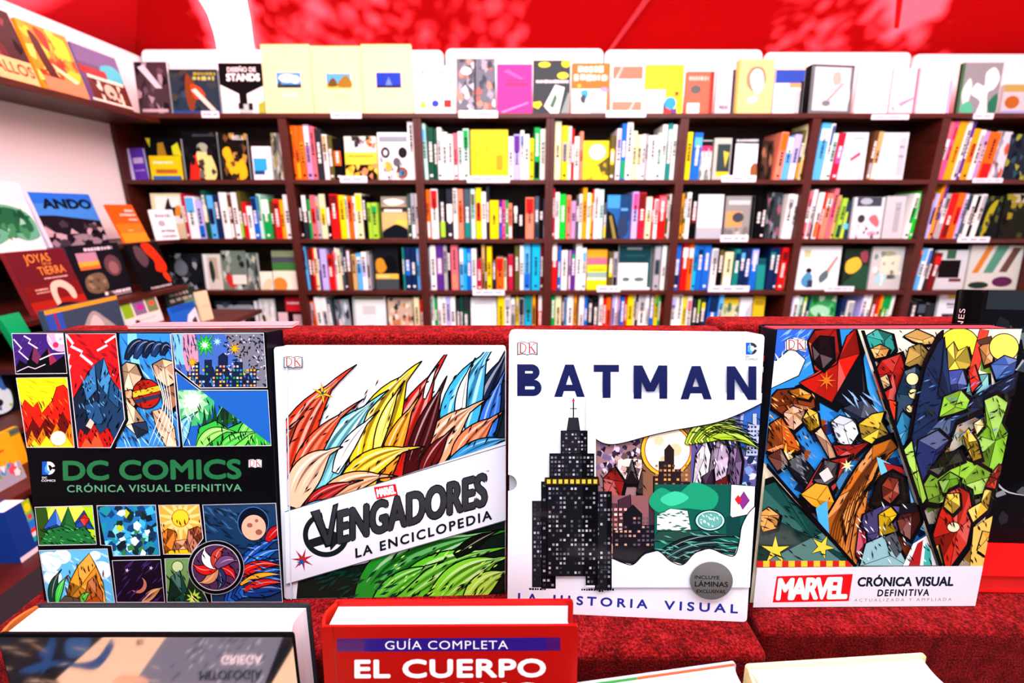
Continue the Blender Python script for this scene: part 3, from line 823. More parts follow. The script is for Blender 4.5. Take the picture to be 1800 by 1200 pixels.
for a in range(5):
    swoosh(pr, (1126 + a * 20, 1010 - a * 6), (1200 + a * 12, 920 + a * 14), (1320, 946 + a * 14), 18, ('0a1c20', '14383a', '0a2428')[a % 3], 1.4, 2)
pr.hatch(1160, 932, 1300, 980, 36, 22, .2, 2, '54b09c', 6)
pr.rect(1276, 906, 1300, 940, '0c3c3c')
pr.circ(1247, 913, 26, 18, 'a8dcd4', K, 1.8); pr.circ(1247, 913, 21, 14, '5ca8a0', '1c4c48', 1); pr.hatch(1230, 902, 1264, 924, 16, 8, 1.0, 2, 'd8f4ec', 7)
# plain white card with a red lozenge
pr.poly([(1284, 850), (1326, 853), (1324, 900), (1286, 908), (1282, 904)], 'f2f0f4', K, 1.2); pr.poly([(1306, 862), (1316, 878), (1304, 894), (1296, 878)], '7c2c84', '2c1030', 1); pr.poly([(1296, 868), (1303, 876), (1297, 886), (1290, 876)], 'c82028')
pr.clip = None
PW3 = 'd9e1ec'
topc = [(1345, 704), (1300, 726), (1260, 741), (1220, 749), (1180, 756), (1140, 765), (1100, 776), (1076, 780), (1058, 777), (1044, 768), (1030, 752)]
botc = [(1030, 1000), (1050, 984), (1070, 978), (1092, 986), (1112, 990), (1132, 972), (1156, 966), (1178, 984), (1200, 990), (1220, 970), (1246, 962), (1272, 972), (1290, 974), (1298, 950), (1302, 924), (1314, 900), (1330, 884)]
pr.poly(topc + [(1030, 690), (1350, 690)], PW3); pr.line(spline(topc, 4, False), 1.8, K)
pr.poly(botc + [(1330, 1030), (1030, 1030)], PW3); pr.line(spline(botc, 4, False), 1.8, K)
pr.rect(1030, 740, 1047, 1010, PW3)
# dark stepped skyscrapers that stand in the open white of the cover
def block(x0, y0, x1, y1, col, nx, ny, cols, seed, fill=.6):
    pr.poly([(x0, y1), (x0, y0), (x1, y0), (x1, y1)], col, K, 1.6)
    pr.poly([(x0 + (x1 - x0) * .72, y1), (x0 + (x1 - x0) * .72, y0), (x1, y0), (x1, y1)], shade(col, .4))
    windows(pr, x0 + 1, y0 + 3, x1 - 1, y1 - 2, nx, ny, cols, seed, fill)
GW = ['6a6c7a', '8a8a98', '44464f', 'b0b2c0', '2c2e38']
block(1046, 862, 1074, 1034, '16171d', 4, 20, GW, 2); block(936, 880, 962, 1032, '1c1d24', 4, 18, GW, 3); block(952, 846, 976, 1034, '101117', 3, 22, GW, 4, .4); block(1030, 836, 1050, 1026, '0c0d12', 3, 22, GW, 5, .4)
pr.line([(1008, 700), (1008, 740)], 2.2, K); pr.line([(1002, 718), (1014, 718)], 1.4, K); pr.circ(1008, 704, 2.2, 2.2, 'c02020')
pr.poly([(996, 760), (1000, 734), (1016, 734), (1020, 760)], '24262e', K, 1.4); block(986, 756, 1032, 800, '1c1d24', 8, 6, GW, 6); block(966, 796, 1044, 838, '16171d', 12, 5, GW, 7); block(962, 850, 1048, 1010, '121318', 13, 19, GW, 8, .5)
pr.poly([(958, 838), (1052, 838), (1054, 851), (956, 851)], '2c2410', K, 1.4)
for i in range(9):
    pr.rect(961 + i * 10.2, 840.5, 968 + i * 10.2, 848.5, 'd8b83c', K, .8)
pr.dashes(930, 1035, 960, 4, '0a0a0e', 2); pr.dashes(1022, 1036, 1080, 4, '0a0a0e', 3)
navy = mat('0b1450', 0.3, 0.25, kind='foil')
def capital(ch, x0, x1, y0, y1):
    """wide block capitals"""
    w, hh = x1 - x0, y1 - y0
    Q = lambda p: [(x0 + a * w, y0 + b * hh) for a, b in p]
    t = 14.0 / w
    if ch == 'T':
        pr.poly(Q([(0, 0), (1, 0), (1, .22), (0, .22)]), navy); pr.poly(Q([(.5 - t / 2, .21), (.5 + t / 2, .21), (.5 + t / 2, 1), (.5 - t / 2, 1)]), navy)
    elif ch == 'A':
        pr.poly(Q([(0, 1), (.36, 0), (.64, 0), (.5, .3), (.26, 1)]), navy); pr.poly(Q([(.36, 0), (.64, 0), (1, 1), (.74, 1)]), navy); pr.poly(Q([(.28, .62), (.72, .62), (.8, .82), (.2, .82)]), navy)
    elif ch == 'N':
        pr.poly(Q([(0, 0), (t, 0), (t, 1), (0, 1)]), navy); pr.poly(Q([(1 - t, 0), (1, 0), (1, 1), (1 - t, 1)]), navy); pr.poly(Q([(0, 0), (t * 1.05, 0), (1, 1), (1 - t * 1.05, 1)]), navy)
    elif ch == 'M':
        pr.poly(Q([(0, 0), (t, 0), (t, 1), (0, 1)]), navy); pr.poly(Q([(1 - t, 0), (1, 0), (1, 1), (1 - t, 1)]), navy); pr.poly(Q([(0, 0), (t * 1.1, 0), (.62, .78), (.38, .78)]), navy); pr.poly(Q([(1 - t * 1.1, 0), (1, 0), (.62, .78), (.38, .78)]), navy)
    else:
        pr.poly(Q([(0, 0), (t, 0), (t, 1), (0, 1)]), navy)
        for a, b, r in ((0, .5, .92), (.48, 1, 1.0)):
            th = .5 * (b - a)
            o = [(r - th * hh / w + th * hh / w * math.sin(math.radians(d)), (a + b) / 2 - th * math.cos(math.radians(d))) for d in range(0, 181, 15)]
            ti = th - 13.0 / hh * .92
            n_ = [(r - th * hh / w + ti * hh / w * math.sin(math.radians(d)), (a + b) / 2 - ti * math.cos(math.radians(d))) for d in range(180, -1, -15)]
            pr.poly(Q([(t * .9, a)] + o + [(t * .9, b), (t * .9, (a + b) / 2 + ti)] + n_ + [(t * .9, (a + b) / 2 - ti)]), navy)
for q in (('B', 909, 952, 640, 696), ('A', 974, 1028, 640.5, 697.5), ('T', 1043.5, 1088, 641, 698.5), ('M', 1113, 1172, 641.5, 700), ('A', 1195, 1250, 642.5, 701), ('N', 1276, 1328, 643, 702)):
    capital(*q)
nv2 = mat('18309c', 0.3, 0.2, kind='foil')
for s, x0, x1 in (('STORIA', 1013, 1138), ('VISUAL', 1167, 1297), ('LA', 910, 944), ('HI', 972, 1002)):
    y = lambda x: 1063 + (x - 1013) * 15 / 284.0
    pr.text(s, (x0, y(x0)), (x1, y(x1)), 16, nv2, 0.04, 1.5)
pr.text('FABOK', (1053, 996), (1071, 997), 4, '20242c', 0.0); pr.line([(1056, 999), (1070, 999)], .8, '505860')
dk_mark(pr, 909, 600, 945, 625)
dc_mark(pr, 1311, 602, 1331, 623, '20282e', '9ad0f8', 628, 3.2)
pr.text('TM', (1327, 702), (1331, 702), 2, '20242c', 0.02)
mb.build('front_panel', root3, fixn=False)
st = MB()
prs = Print(st, photo_to_cover(pose(pB3)), 0.25, base=0.004)
silver = mat('7c8488', 0.36, 0.75, kind='foil')
disc = [(1248 + 37.5 * math.cos(6.2832 * i / 40), 1016.5 + 33 * math.sin(6.2832 * i / 40)) for i in range(40)]
prs._add(disc, silver)
for s, x0, x1, y, h in (('INCLUYE', 1219, 1262, 1013, 6), ('LÁMINAS', 1219, 1277, 1026.5, 9), ('EXCLUSIVAS', 1222, 1272, 1037.5, 6)):
    prs.text(s, (x0, y), (x1, y + 1), h, '14181a', 0.03)
tag(st.build('sticker', root3, fixn=False), 'round silver sticker')

# ---- boxed comic book with slanted coloured panels
pB4 = (0.3958, 0.4388, -0.43, 0.0092, -0.0914, -0.0003)
wB4, hB4 = 0.2525, 0.3152
root4, mb = hard_book('comic_book', 'large white-footed comic book with slanted panels in blue, cream and lime green', 'book', pB4, wB4, hB4, 0.034, '0c0c12', '101018', page='c02c3c', over=0.0012, group='large comic books facing out on the felt riser')
pr = Print(mb, photo_to_cover(pose(pB4)), 0.24, 0.4)
face = [(1366, 579), (1797, 578), (1704, 1056), (1317, 1059)]
pr.bound = [(1366.5, 578.8), (1796.5, 577.8), (1703.6, 1056.5), (1318, 1059)]
pr.poly(face, 'ece6cc')
up4 = [(1366, 578), (1797, 577), (1717, 988), (1324, 991)]
D1a, D1b = (1507, 578), (1644, 988)
D2a, D2b = (1342, 812), (1498, 990)
left = [(1366, 578), D1a, D1b, D2b, D2a]
pr.clip = [(1366, 578), (1507, 578), (1644, 988), (1498, 990), (1342, 812)]
pr.poly([(1330, 570), (1520, 570), (1660, 990), (1480, 990), (1330, 800)], '2888dc')
pr.shards(1400, 690, 1640, 980, 90, 17, ['0c1c3c', '10141c', '1c2c60', '5c1410', '7c3210', '1868b0', '10141c', '8c4010'], 31)
pr.poly([(1360, 576), (1430, 576), (1420, 630), (1356, 640)], '2c62d0'); pr.hatch(1366, 580, 1430, 640, 22, 30, -.8, 2, '7cb4f4', 3)
pr.poly([(1356, 640), (1392, 610), (1416, 632), (1404, 660), (1352, 684)], 'e4e6d8', K, 2); pr.burst(1374, 642, 8, 26, 11, 'fffbe8', .2)
pr.poly([(1506, 600), (1560, 740), (1500, 700), (1490, 640)], '38a4ec')
ribbon([(1420, 600), (1432, 580), (1470, 576), (1476, 620), (1462, 660), (1432, 650)], 'b81c14'); ribbon([(1432, 660), (1470, 640), (1488, 590), (1504, 578), (1512, 620), (1492, 680), (1470, 712), (1430, 690), (1404, 672)], 'cc1c10')
ribbon([(1426, 606), (1440, 590), (1462, 592), (1464, 630), (1446, 648), (1430, 634)], '1c0a10'); ribbon([(1466, 700), (1500, 640), (1512, 620), (1520, 680), (1540, 730), (1500, 726)], '101420')
pr.burst(1452, 668, 5, 18, 8, 'f4701c', 0, K, 1)
ribbon([(1480, 716), (1520, 700), (1556, 740), (1530, 756), (1500, 740)], '161c30'); pr.hatch(1490, 690, 1550, 750, 14, 30, .9, 3, '8cb8ec', 5)
ribbon([(1352, 700), (1366, 684), (1404, 680), (1430, 692), (1432, 716), (1408, 722), (1394, 712), (1378, 730), (1356, 716)], '7c3210'); ribbon([(1384, 686), (1404, 680), (1426, 692), (1420, 702), (1400, 698)], 'f0901c')
ribbon([(1376, 724), (1392, 712), (1414, 720), (1410, 742), (1394, 756), (1378, 744)], 'f2b898'); ribbon([(1344, 790), (1352, 744), (1372, 732), (1394, 764), (1406, 790), (1376, 800)], 'c05818'); ribbon([(1408, 736), (1420, 716), (1436, 724), (1440, 748), (1422, 758)], 'e8b020'); ribbon([(1430, 760), (1442, 750), (1466, 790), (1476, 812), (1456, 806)], 'f0bc94')
pr.hatch(1346, 690, 1436, 800, 70, 16, 1.0, 2.2, '240c04', 6); pr.hatch(1348, 690, 1430, 780, 26, 14, .8, 2, 'f8a850', 7)
ribbon([(1458, 740), (1474, 728), (1500, 736), (1508, 760), (1492, 784), (1470, 776)], 'dce8f0'); ribbon([(1506, 744), (1530, 726), (1552, 722), (1548, 740), (1560, 760), (1536, 782), (1512, 770)], 'f4cc3c'); ribbon([(1462, 780), (1500, 780), (1526, 776), (1500, 800), (1470, 800)], 'b42018'); pr.hatch(1460, 730, 1560, 790, 40, 14, .7, 2, '1a1c28', 8)
pr.burst(1378, 802, 8, 24, 8, 'f8c838', .1, None, 1, .2); pr.burst(1380, 800, 4, 12, 8, 'fff4c0'); ribbon([(1378, 812), (1404, 796), (1424, 820), (1440, 850), (1416, 856), (1396, 838)], '14181e'); ribbon([(1346, 800), (1370, 786), (1384, 812), (1364, 826)], '5c2a20'); pr.hatch(1372, 796, 1436, 850, 24, 14, .8, 2, '7c8c98', 9)
ribbon([(1404, 870), (1440, 810), (1490, 800), (1470, 850), (1440, 890), (1420, 890)], 'a41c18'); ribbon([(1426, 840), (1446, 806), (1470, 812), (1464, 840), (1444, 856)], '1c1a1e'); pr.poly([(1436, 830), (1452, 818), (1462, 836), (1446, 846)], 'd0d4d0', K)
ribbon([(1404, 866), (1430, 846), (1452, 850), (1464, 880), (1450, 900), (1424, 886)], 'e89a18'); pr.poly([(1466, 846), (1484, 816), (1492, 824), (1472, 860)], '3c7cb0', K); pr.burst(1486, 816, 4, 12, 7, 'fff0a0')
# orange-brown tree trunk that leans up to the corner
ribbon([(1452, 990), (1440, 920), (1470, 870), (1500, 820), (1530, 780), (1562, 768), (1574, 784), (1552, 800), (1546, 830), (1520, 860), (1500, 900), (1490, 960), (1500, 1000)], 'c8701c'); ribbon([(1476, 900), (1500, 850), (1530, 806), (1546, 800), (1530, 840), (1500, 880), (1484, 940)], 'e8943c')
for a in range(9):
    pr.curve([(1450 + a * 5, 985 - a * 3), (1460 + a * 6, 920 - a * 6), (1490 + a * 6, 860 - a * 7), (1530 + a * 4, 800 - a * 2)], 2.2, '5a2a08')
pr.hatch(1446, 790, 1560, 985, 70, 14, 2.1, 2, '401c04', 10)
pr.poly([(1430, 890), (1450, 876), (1456, 980), (1440, 940)], '48b0e8'); pr.poly([(1536, 800), (1580, 822), (1620, 930), (1560, 900)], '6cc4f0')
pr.poly([(1548, 810), (1580, 818), (1586, 830), (1556, 826)], 'a41c1c', K)
ribbon([(1524, 880), (1540, 836), (1562, 824), (1584, 836), (1590, 880), (1572, 900), (1548, 898)], '241814'); ribbon([(1544, 850), (1556, 834), (1574, 838), (1576, 864), (1560, 882), (1546, 872)], '8c3420')
ribbon([(1504, 940), (1512, 900), (1546, 884), (1580, 886), (1572, 930), (1546, 950), (1520, 960)], '6c64b0'); ribbon([(1538, 900), (1560, 886), (1572, 900), (1556, 920), (1570, 930), (1540, 938)], 'f2c81c'); ribbon([(1498, 970), (1504, 920), (1516, 930), (1520, 960), (1510, 985)], 'a8203c')
ribbon([(1506, 990), (1516, 950), (1548, 936), (1570, 950), (1590, 990)], '9cd4dc'); pr.poly([(1548, 940), (1568, 930), (1580, 960), (1570, 975)], '4c545c', K); ribbon([(1570, 910), (1584, 884), (1608, 884), (1612, 910), (1594, 944), (1576, 932)], '5a2018'); pr.poly([(1576, 880), (1604, 880), (1608, 894), (1574, 900)], '14141c', K); pr.poly([(1580, 990), (1598, 950), (1622, 936), (1640, 990)], 'e8eef0', K); pr.poly([(1590, 990), (1606, 950), (1616, 944), (1610, 990)], 'a81c20'); pr.poly([(1616, 990), (1620, 950), (1628, 960), (1632, 990)], '3cb4a8')
pr.hatch(1500, 830, 1630, 985, 80, 14, 1.1, 2, '14141c', 11); pr.hatch(1500, 880, 1620, 985, 24, 12, 1.0, 2, 'e8f8ff', 12)
# lower corner
pr.clip = [D2a, D2b, (1324, 991)]
pr.poly([(1310, 800), (1510, 990), (1310, 1000)], 'e6dca0')
ribbon([(1324, 890), (1334, 850), (1358, 842), (1392, 880), (1440, 930), (1480, 970), (1490, 992), (1320, 992)], '14504a'); ribbon([(1326, 900), (1346, 886), (1366, 900), (1360, 924), (1336, 930)], 'e8a04c'); pr.burst(1358, 962, 9, 26, 5, 'f0d040', -.3, K, 1.6); pr.burst(1440, 956, 8, 22, 5, 'f0d040', .1, K, 1.6)
for a in range(8):
    pr.rect(1326 + a * 22, 980, 1337 + a * 22, 996, 'c8201c'); pr.rect(1337 + a * 22, 980, 1348 + a * 22, 996, 'f0c838')
pr.hatch(1324, 850, 1480, 980, 60, 20, .5, 2.2, '041c1c', 12)
# cream side
pr.clip = [D1a, (1797, 577), (1717, 988), D1b]
pr.shards(1530, 640, 1760, 980, 80, 16, ['10141c', '14305c', '7c1410', '3c6c18', '10141c', 'c8a848', '1c2c60', '5c8c24'], 32)
ribbon([(1520, 590), (1540, 578), (1566, 586), (1572, 612), (1556, 634), (1530, 624)], '2c9c90'); ribbon([(1528, 612), (1546, 604), (1562, 612), (1556, 626), (1536, 630)], 'ecaa54'); ribbon([(1530, 660), (1546, 632), (1580, 620), (1592, 660), (1576, 700), (1556, 712), (1542, 690)], 'b41c14'); ribbon([(1540, 664), (1556, 656), (1562, 676), (1548, 684)], 'd8b478')
ribbon([(1588, 590), (1612, 578), (1640, 590), (1650, 604), (1624, 606), (1604, 600)], 'f0bc68'); ribbon([(1586, 640), (1594, 610), (1614, 602), (1628, 616), (1630, 640), (1608, 650)], 'f2c860'); ribbon([(1570, 690), (1584, 650), (1604, 642), (1624, 660), (1622, 700), (1600, 740), (1570, 760)], '14304c')
for cx, cy, r in ((1598, 664, 11), (1600, 690, 9), (1594, 716, 7)):
    pr.circ(cx, cy, r, r, 'ece0a0', K, 1.4)
ribbon([(1560, 770), (1580, 720), (1604, 740), (1584, 780), (1566, 790)], '2c84b4'); ribbon([(1556, 700), (1570, 704), (1566, 760), (1554, 736)], 'd83c1c')
pr.circ(1686, 604, 34, 28, 'f6d83c', K, 1.6); ribbon([(1666, 650), (1664, 612), (1676, 600), (1684, 616), (1700, 608), (1708, 640), (1690, 656)], 'f0d848'); pr.poly([(1722, 578), (1738, 580), (1720, 650), (1700, 660)], 'e03c28', K); ribbon([(1720, 610), (1738, 596), (1748, 612), (1744, 636), (1728, 642)], 'e89c54'); pr.poly([(1716, 598), (1742, 590), (1746, 602), (1722, 606)], '4c3020', K)
pr.circ(1764, 610, 26, 24, 'f6e05c', K, 1.6); ribbon([(1740, 640), (1764, 624), (1790, 632), (1780, 660), (1750, 668)], '3458a4'); ribbon([(1652, 680), (1660, 652), (1692, 648), (1700, 676), (1684, 690), (1660, 690)], '3a4c98'); ribbon([(1696, 690), (1704, 660), (1736, 656), (1738, 688), (1712, 700)], '78c8c4'); ribbon([(1700, 650), (1712, 640), (1722, 672), (1706, 690)], 'c82c1c')
ribbon([(1596, 760), (1606, 700), (1620, 640), (1640, 600), (1652, 590), (1648, 640), (1640, 690), (1660, 710), (1720, 690), (1760, 660), (1782, 650), (1774, 680), (1720, 714), (1672, 736), (1660, 770), (1620, 762), (1606, 840), (1584, 800)], '14305c')
ribbon([(1606, 770), (1640, 752), (1660, 770), (1640, 800), (1620, 850), (1600, 820)], '1c2c60')
ribbon([(1642, 730), (1650, 694), (1680, 682), (1696, 700), (1690, 716), (1668, 724)], '8ccc38'); ribbon([(1720, 700), (1742, 690), (1762, 704), (1752, 740), (1764, 760), (1752, 810), (1726, 830), (1708, 800), (1700, 760), (1724, 740)], '7cc428'); ribbon([(1612, 850), (1640, 806), (1680, 800), (1710, 812), (1740, 830), (1730, 860), (1680, 870), (1640, 880), (1616, 876)], '8ccc38')
ribbon([(1624, 820), (1650, 792), (1676, 786), (1684, 806), (1660, 816), (1640, 830)], '141c10'); ribbon([(1640, 840), (1660, 824), (1678, 834), (1672, 858), (1648, 862)], '5c9c1c'); ribbon([(1576, 790), (1594, 770), (1600, 800), (1620, 870), (1612, 880)], 'a0d84c')
ribbon([(1682, 760), (1692, 748), (1708, 770), (1716, 800), (1700, 806), (1690, 786)], 'f0c42c'); ribbon([(1700, 740), (1716, 730), (1720, 744), (1706, 760)], 'f0e0a0'); ribbon([(1730, 830), (1746, 810), (1756, 820), (1740, 840)], 'b02418')
ribbon([(1640, 900), (1656, 860), (1676, 850), (1694, 860), (1700, 900), (1690, 950), (1660, 992), (1640, 992), (1628, 940)], 'c02414'); ribbon([(1648, 884), (1654, 862), (1676, 860), (1678, 884), (1664, 898)], 'f2cc3c'); ribbon([(1690, 890), (1712, 876), (1722, 846), (1734, 850), (1726, 890), (1700, 912)], 'f0c83c'); ribbon([(1720, 850), (1728, 832), (1742, 836), (1738, 854)], 'c02414'); pr.circ(1666, 920, 11, 9, 'f0e8c0', '501008', 1.6)
pr.poly([(1694, 990), (1700, 920), (1734, 900), (1722, 990)], 'e8c45c', K); ribbon([(1706, 960), (1716, 926), (1732, 930), (1722, 970)], 'f0b03c'); ribbon([(1624, 960), (1640, 950), (1650, 990), (1630, 992)], 'd8c050')
pr.hatch(1520, 580, 1640, 760, 70, 14, 1.0, 2, '1a0c0c', 13); pr.hatch(1580, 660, 1780, 850, 60, 18, -.5, 2.4, '040c20', 14); pr.hatch(1620, 690, 1760, 880, 80, 16, 1.2, 2.2, '1c3408', 15); pr.hatch(1630, 850, 1730, 988, 60, 14, 1.2, 2, '2c0804', 16); pr.hatch(1600, 640, 1770, 760, 30, 16, -.5, 2, '5c8cc8', 17)
pr.clip = None
pr.line([D1a, D1b], 6.5, K); pr.line([D2a, D2b], 6, K)
pr.poly([(1324, 990), (1718, 987), (1704, 1057), (1316, 1060)], 'dde4ee')
pr.poly([(1359, 1005), (1491, 1001), (1484, 1048), (1352, 1050.5)], 'd8141c')
pr.text('MARVEL', (1357, 1047), (1481, 1044.5), 39, 'f8f8f8', 0.05, 0.82, up=(.12, -1))
pr.text('CRÓNICA VISUAL', (1498, 1023), (1665, 1022), 16.5, '141a2c', 0.045, 1.0, up=(.14, -1))
pr.text('DEFINITIVA', (1533, 1040), (1623, 1039), 12, '141a2c', 0.04, 1.25, up=(.14, -1))
pr.text('ACTUALIZADA Y AMPLIADA', (1493, 1049), (1662, 1047.5), 5, '787c88', 0.0, 1.6, up=(.14, -1))
pr.poly([(1380, 600), (1396, 593), (1414, 595), (1418, 600), (1416, 618), (1398, 614), (1380, 616)], 'f2f0ea')
dk_mark(pr, 1381, 594, 1416, 617)
mb.build('front_cover', root4, fixn=False)
# printed red and white block letters down the spine edge
sp = MB()
for i in range(9):
    z = hB4 - 0.03 - i * 0.012
    sp.box(-wB4 / 2 - 0.0042, -wB4 / 2 - 0.0038, 0.010, 0.024, z - 0.006, z, mat('e8e8ec' if i % 2 else 'c8141c', 0.3))
tag(sp.build('spine_logo', root4), 'red and white block down the spine')

# ---- black photo book standing at the end, red book lying under it
p = (0.678, 0.505, -0.405, -0.03, -0.135, 0.02)
rootn, mb = hard_book('photo_book', 'thick black photo book with white spine letters, standing on a flat red book', 'book', p, 0.26, 0.315, 0.036, '0b0c0f', '08080a', page='e8eaec', rough=0.2)
pr = Print(mb, lambda u, v: ((u - .5) * .26, (1 - v) * .315), 0.25, unit=.002)
pr.bound = [(0, 0), (1, 0), (1, 1), (0, 1)]
pr.rect(0.02, 0.0, 1, 0.07, '1c262c'); pr.rect(.02, .07, 1, .96, '0a0c10')
pr.shards(.05, .1, .98, .42, 160, .05, ['2c3a40', '56646c', '8c9aa2', '141c22', '39474f', '0a0d10'], 4)
pr.shards(.1, .55, .98, .92, 90, .035, ['1a2228', '46525a', '7c8a94', '0a0d10', '10161a'], 5)
pr.blob([(0.02, .35), (.2, .3), (.45, .4), (.5, .6), (.3, .75), (.02, .8)], '050608'); pr.curve([(.12, .58), (.16, .70), (.24, .78), (.36, .8)], .008, 'aab4bc')
mb.build('front_cover', rootn, fixn=False)
m = MB()
v, f = glyph_mesh('NES', 1.1)
lx = 0.011
m.mesh([(-0.13 - 0.0047, 0.015 + lx * z * .7, 0.268 + 0.024 * x) for x, z in v], f, mat('e8e8e8', 0.4))
tag(m.build('spine_letters', rootn, fixn=False), 'white capital letters on the spine')
p = (0.665, 0.43, -0.4295, 0.0, -1.5707, 0.0)
m = MB()
r = empty('flat_book', (0.675, 0.515, ZC - 0.4295), (0, 0, -0.03)); tag(r, 'bright red book lying flat on the felt beneath the black photo book', 'book')
for n, a in (('front_cover', (0.0225, 0.0245)), ('back_cover', (0, 0.002))):
    m = MB(); m.box(-0.145, 0.145, -0.066, 0.075, a[0], a[1], mat('e01010', 0.35)); m.build(n, r, bevel=.0006)
m = MB(); m.box(-0.145, 0.14, 0.070, 0.075, 0.002, 0.0225, mat('d01010', 0.35)); m.build('spine', r)
m = MB(); m.box(-0.142, 0.142, -0.064, 0.07, 0.0022, 0.0223, PAGE('e01c18')); m.build('page_block', r)

# thin magazine lying on the back step
r = empty('magazine', (-0.385, 0.560, ZC - 0.1395), (0, 0, 0.03)); tag(r, 'thin red magazine with white page edges lying along the felt step', 'magazine')
m = MB(); m.box(-0.085, 0.115, 0.002, 0.024, 0.0028, 0.0034, mat('e4848e', 0.3)); m.build('cover', r)
m = MB(); m.box(-0.084, 0.114, 0.0025, 0.0235, 0.0004, 0.0028, PAGE('f6f0f2')); m.build('page_block', r)

# ---- red body guide in the front row
p = (-0.0531, 0.2862, -0.6585, 0.0052, -0.118, 0.0)
hR = 0.3185
rootr, mb = hard_book('guide_book', 'red hardcover guide with white capitals under a blue stripe, page tops showing', 'book', p, 0.22, hR, 0.034, 'a40e0a', 'b81c0c', group='books in the row below the riser', over=0.005)
pr = Print(mb, photo_to_cover(pose(p)), 0.3, 0.3)
pr.line([(585, 1101), (592, 1200)], 3.4, '8c0c0a')
pr.poly([(592, 1122), (985, 1120), (985, 1143), (593, 1145)], '401060'); pr.poly([(640, 1122), (960, 1120), (960, 1143), (640, 1145)], '281478')
pr.text('GUÍA COMPLETA', (677, 1141), (893, 1140), 14.5, 'f4f0f8', 0.0, 1.1)
pr.text('EL CUERPO', (623, 1192), (960, 1190), 33, 'f2f4f8', 0.05, 1.05)
pr.text('HUMANO', (624, 1234), (956, 1232), 33, 'f2f4f8', 0.05, 1.05)
mb.build('front_cover', rootr, fixn=False)

# ---- big glossy black book at the corner and the flat book it mirrors
pM = (-0.317, 0.307, -0.655, 0.0, -0.06, 0.0)
wM, hM, tM = 0.256, 0.3035, 0.036
mirror = mat('bcbec2', 0.05, 1.0, kind='gloss')
rootm, mb = hard_book('glossy_book', 'big glossy black book with wide white page block in front of the panelled comic box', 'book', pM, wM, hM, tM, '07090e', 'b86a30', page='eef2fa', back='20262c', over=0.003, group='books in the row below the riser')
mb.mesh([(-wM / 2 + 0.001, -0.0003, 0.001), (wM / 2 - 0.001, -0.0003, 0.001), (wM / 2 - 0.001, -0.0003, hM - 0.003), (-wM / 2 + 0.001, -0.0003, hM - 0.003)], [(0, 1, 2, 3)], mirror)
mb.build('front_cover', rootm, fixn=False)
Mm = pose(pM)
nrm = (Mm.to_3x3() @ Vector((0, -1, 0))).normalized()
zF = -0.632
def mirrored(u, v):
    d = px_ray(u, v); o = Vector((0, 0, ZC)); q = Mm.translation
    k = (q - o).dot(nrm) / d.dot(nrm)
    hit = o + d * k
    r = d - 2 * d.dot(nrm) * nrm
    return hit + r * ((ZC + zF - hit.z) / r.z)
ctr = mirrored(330, 1175)
pF = (ctr.x + 0.03, ctr.y - 0.15, zF, 0.0, -math.pi / 2, 0.0)
rootf, mb = hard_book('flat_book', 'beige and blue mythology book lying flat, mirrored in the glossy black cover', 'book', pF, 0.42, 0.30, 0.026, 'dccfa6', '9c9478')
invF = pose(pF).inverted()
def PF(u, v):
    q = invF @ mirrored(u, v)
    return q.x, q.z
pr = Print(mb, PF, 0.5)
pr.poly([(297, 1112), (520, 1112), (470, 1205), (232, 1205)], '6c7884'); pr.poly([(500, 1112), (530, 1112), (475, 1205), (464, 1205)], '0a0e18')
pr.poly([(-20, 1112), (22, 1122), (0, 1150), (-20, 1165)], '14202c')
blu = '1c4c7c'
pr.blob([(34, 1178), (70, 1164), (100, 1160), (140, 1164), (170, 1156), (190, 1130), (196, 1122), (200, 1136), (186, 1160), (166, 1176), (130, 1172), (96, 1170), (60, 1182)], blu)
pr.blob([(88, 1122), (98, 1124), (94, 1150), (84, 1172), (74, 1184), (76, 1160)], blu); pr.blob([(120, 1122), (160, 1122), (150, 1146), (128, 1156), (116, 1146)], '2c5c88'); pr.blob([(70, 1146), (86, 1134), (90, 1150), (76, 1156)], blu)
pr.text('E', (240, 1124), (252, 1123), 9, '14141c', 0.04, up=(.2, 1)); pr.poly([(52, 1200), (92, 1184), (106, 1200), (100, 1206), (60, 1206)], '0c1018')
pr.hatch(300, 1120, 470, 1200, 40, 24, -.8, 4, '505c68', 3); pr.hatch(330, 1120, 470, 1200, 24, 18, -.8, 4, '98a4ac', 4); pr.hatch(10, 1120, 290, 1200, 22, 40, .2, 1.6, 'd4c8a0', 5); pr.blob([(200, 1200), (216, 1186), (250, 1188), (260, 1200)], 'd8b088')
pr.text('GRIEGA', (390, 1151), (462, 1150), 16, 'f2f2ee', 0.03, up=(-.1, 1))
pr.text('MITOLOGÍA', (352, 1178), (462, 1176), 17, '10141c', 0.04, up=(-.1, 1))
mb.build('front_cover', rootf, fixn=False)

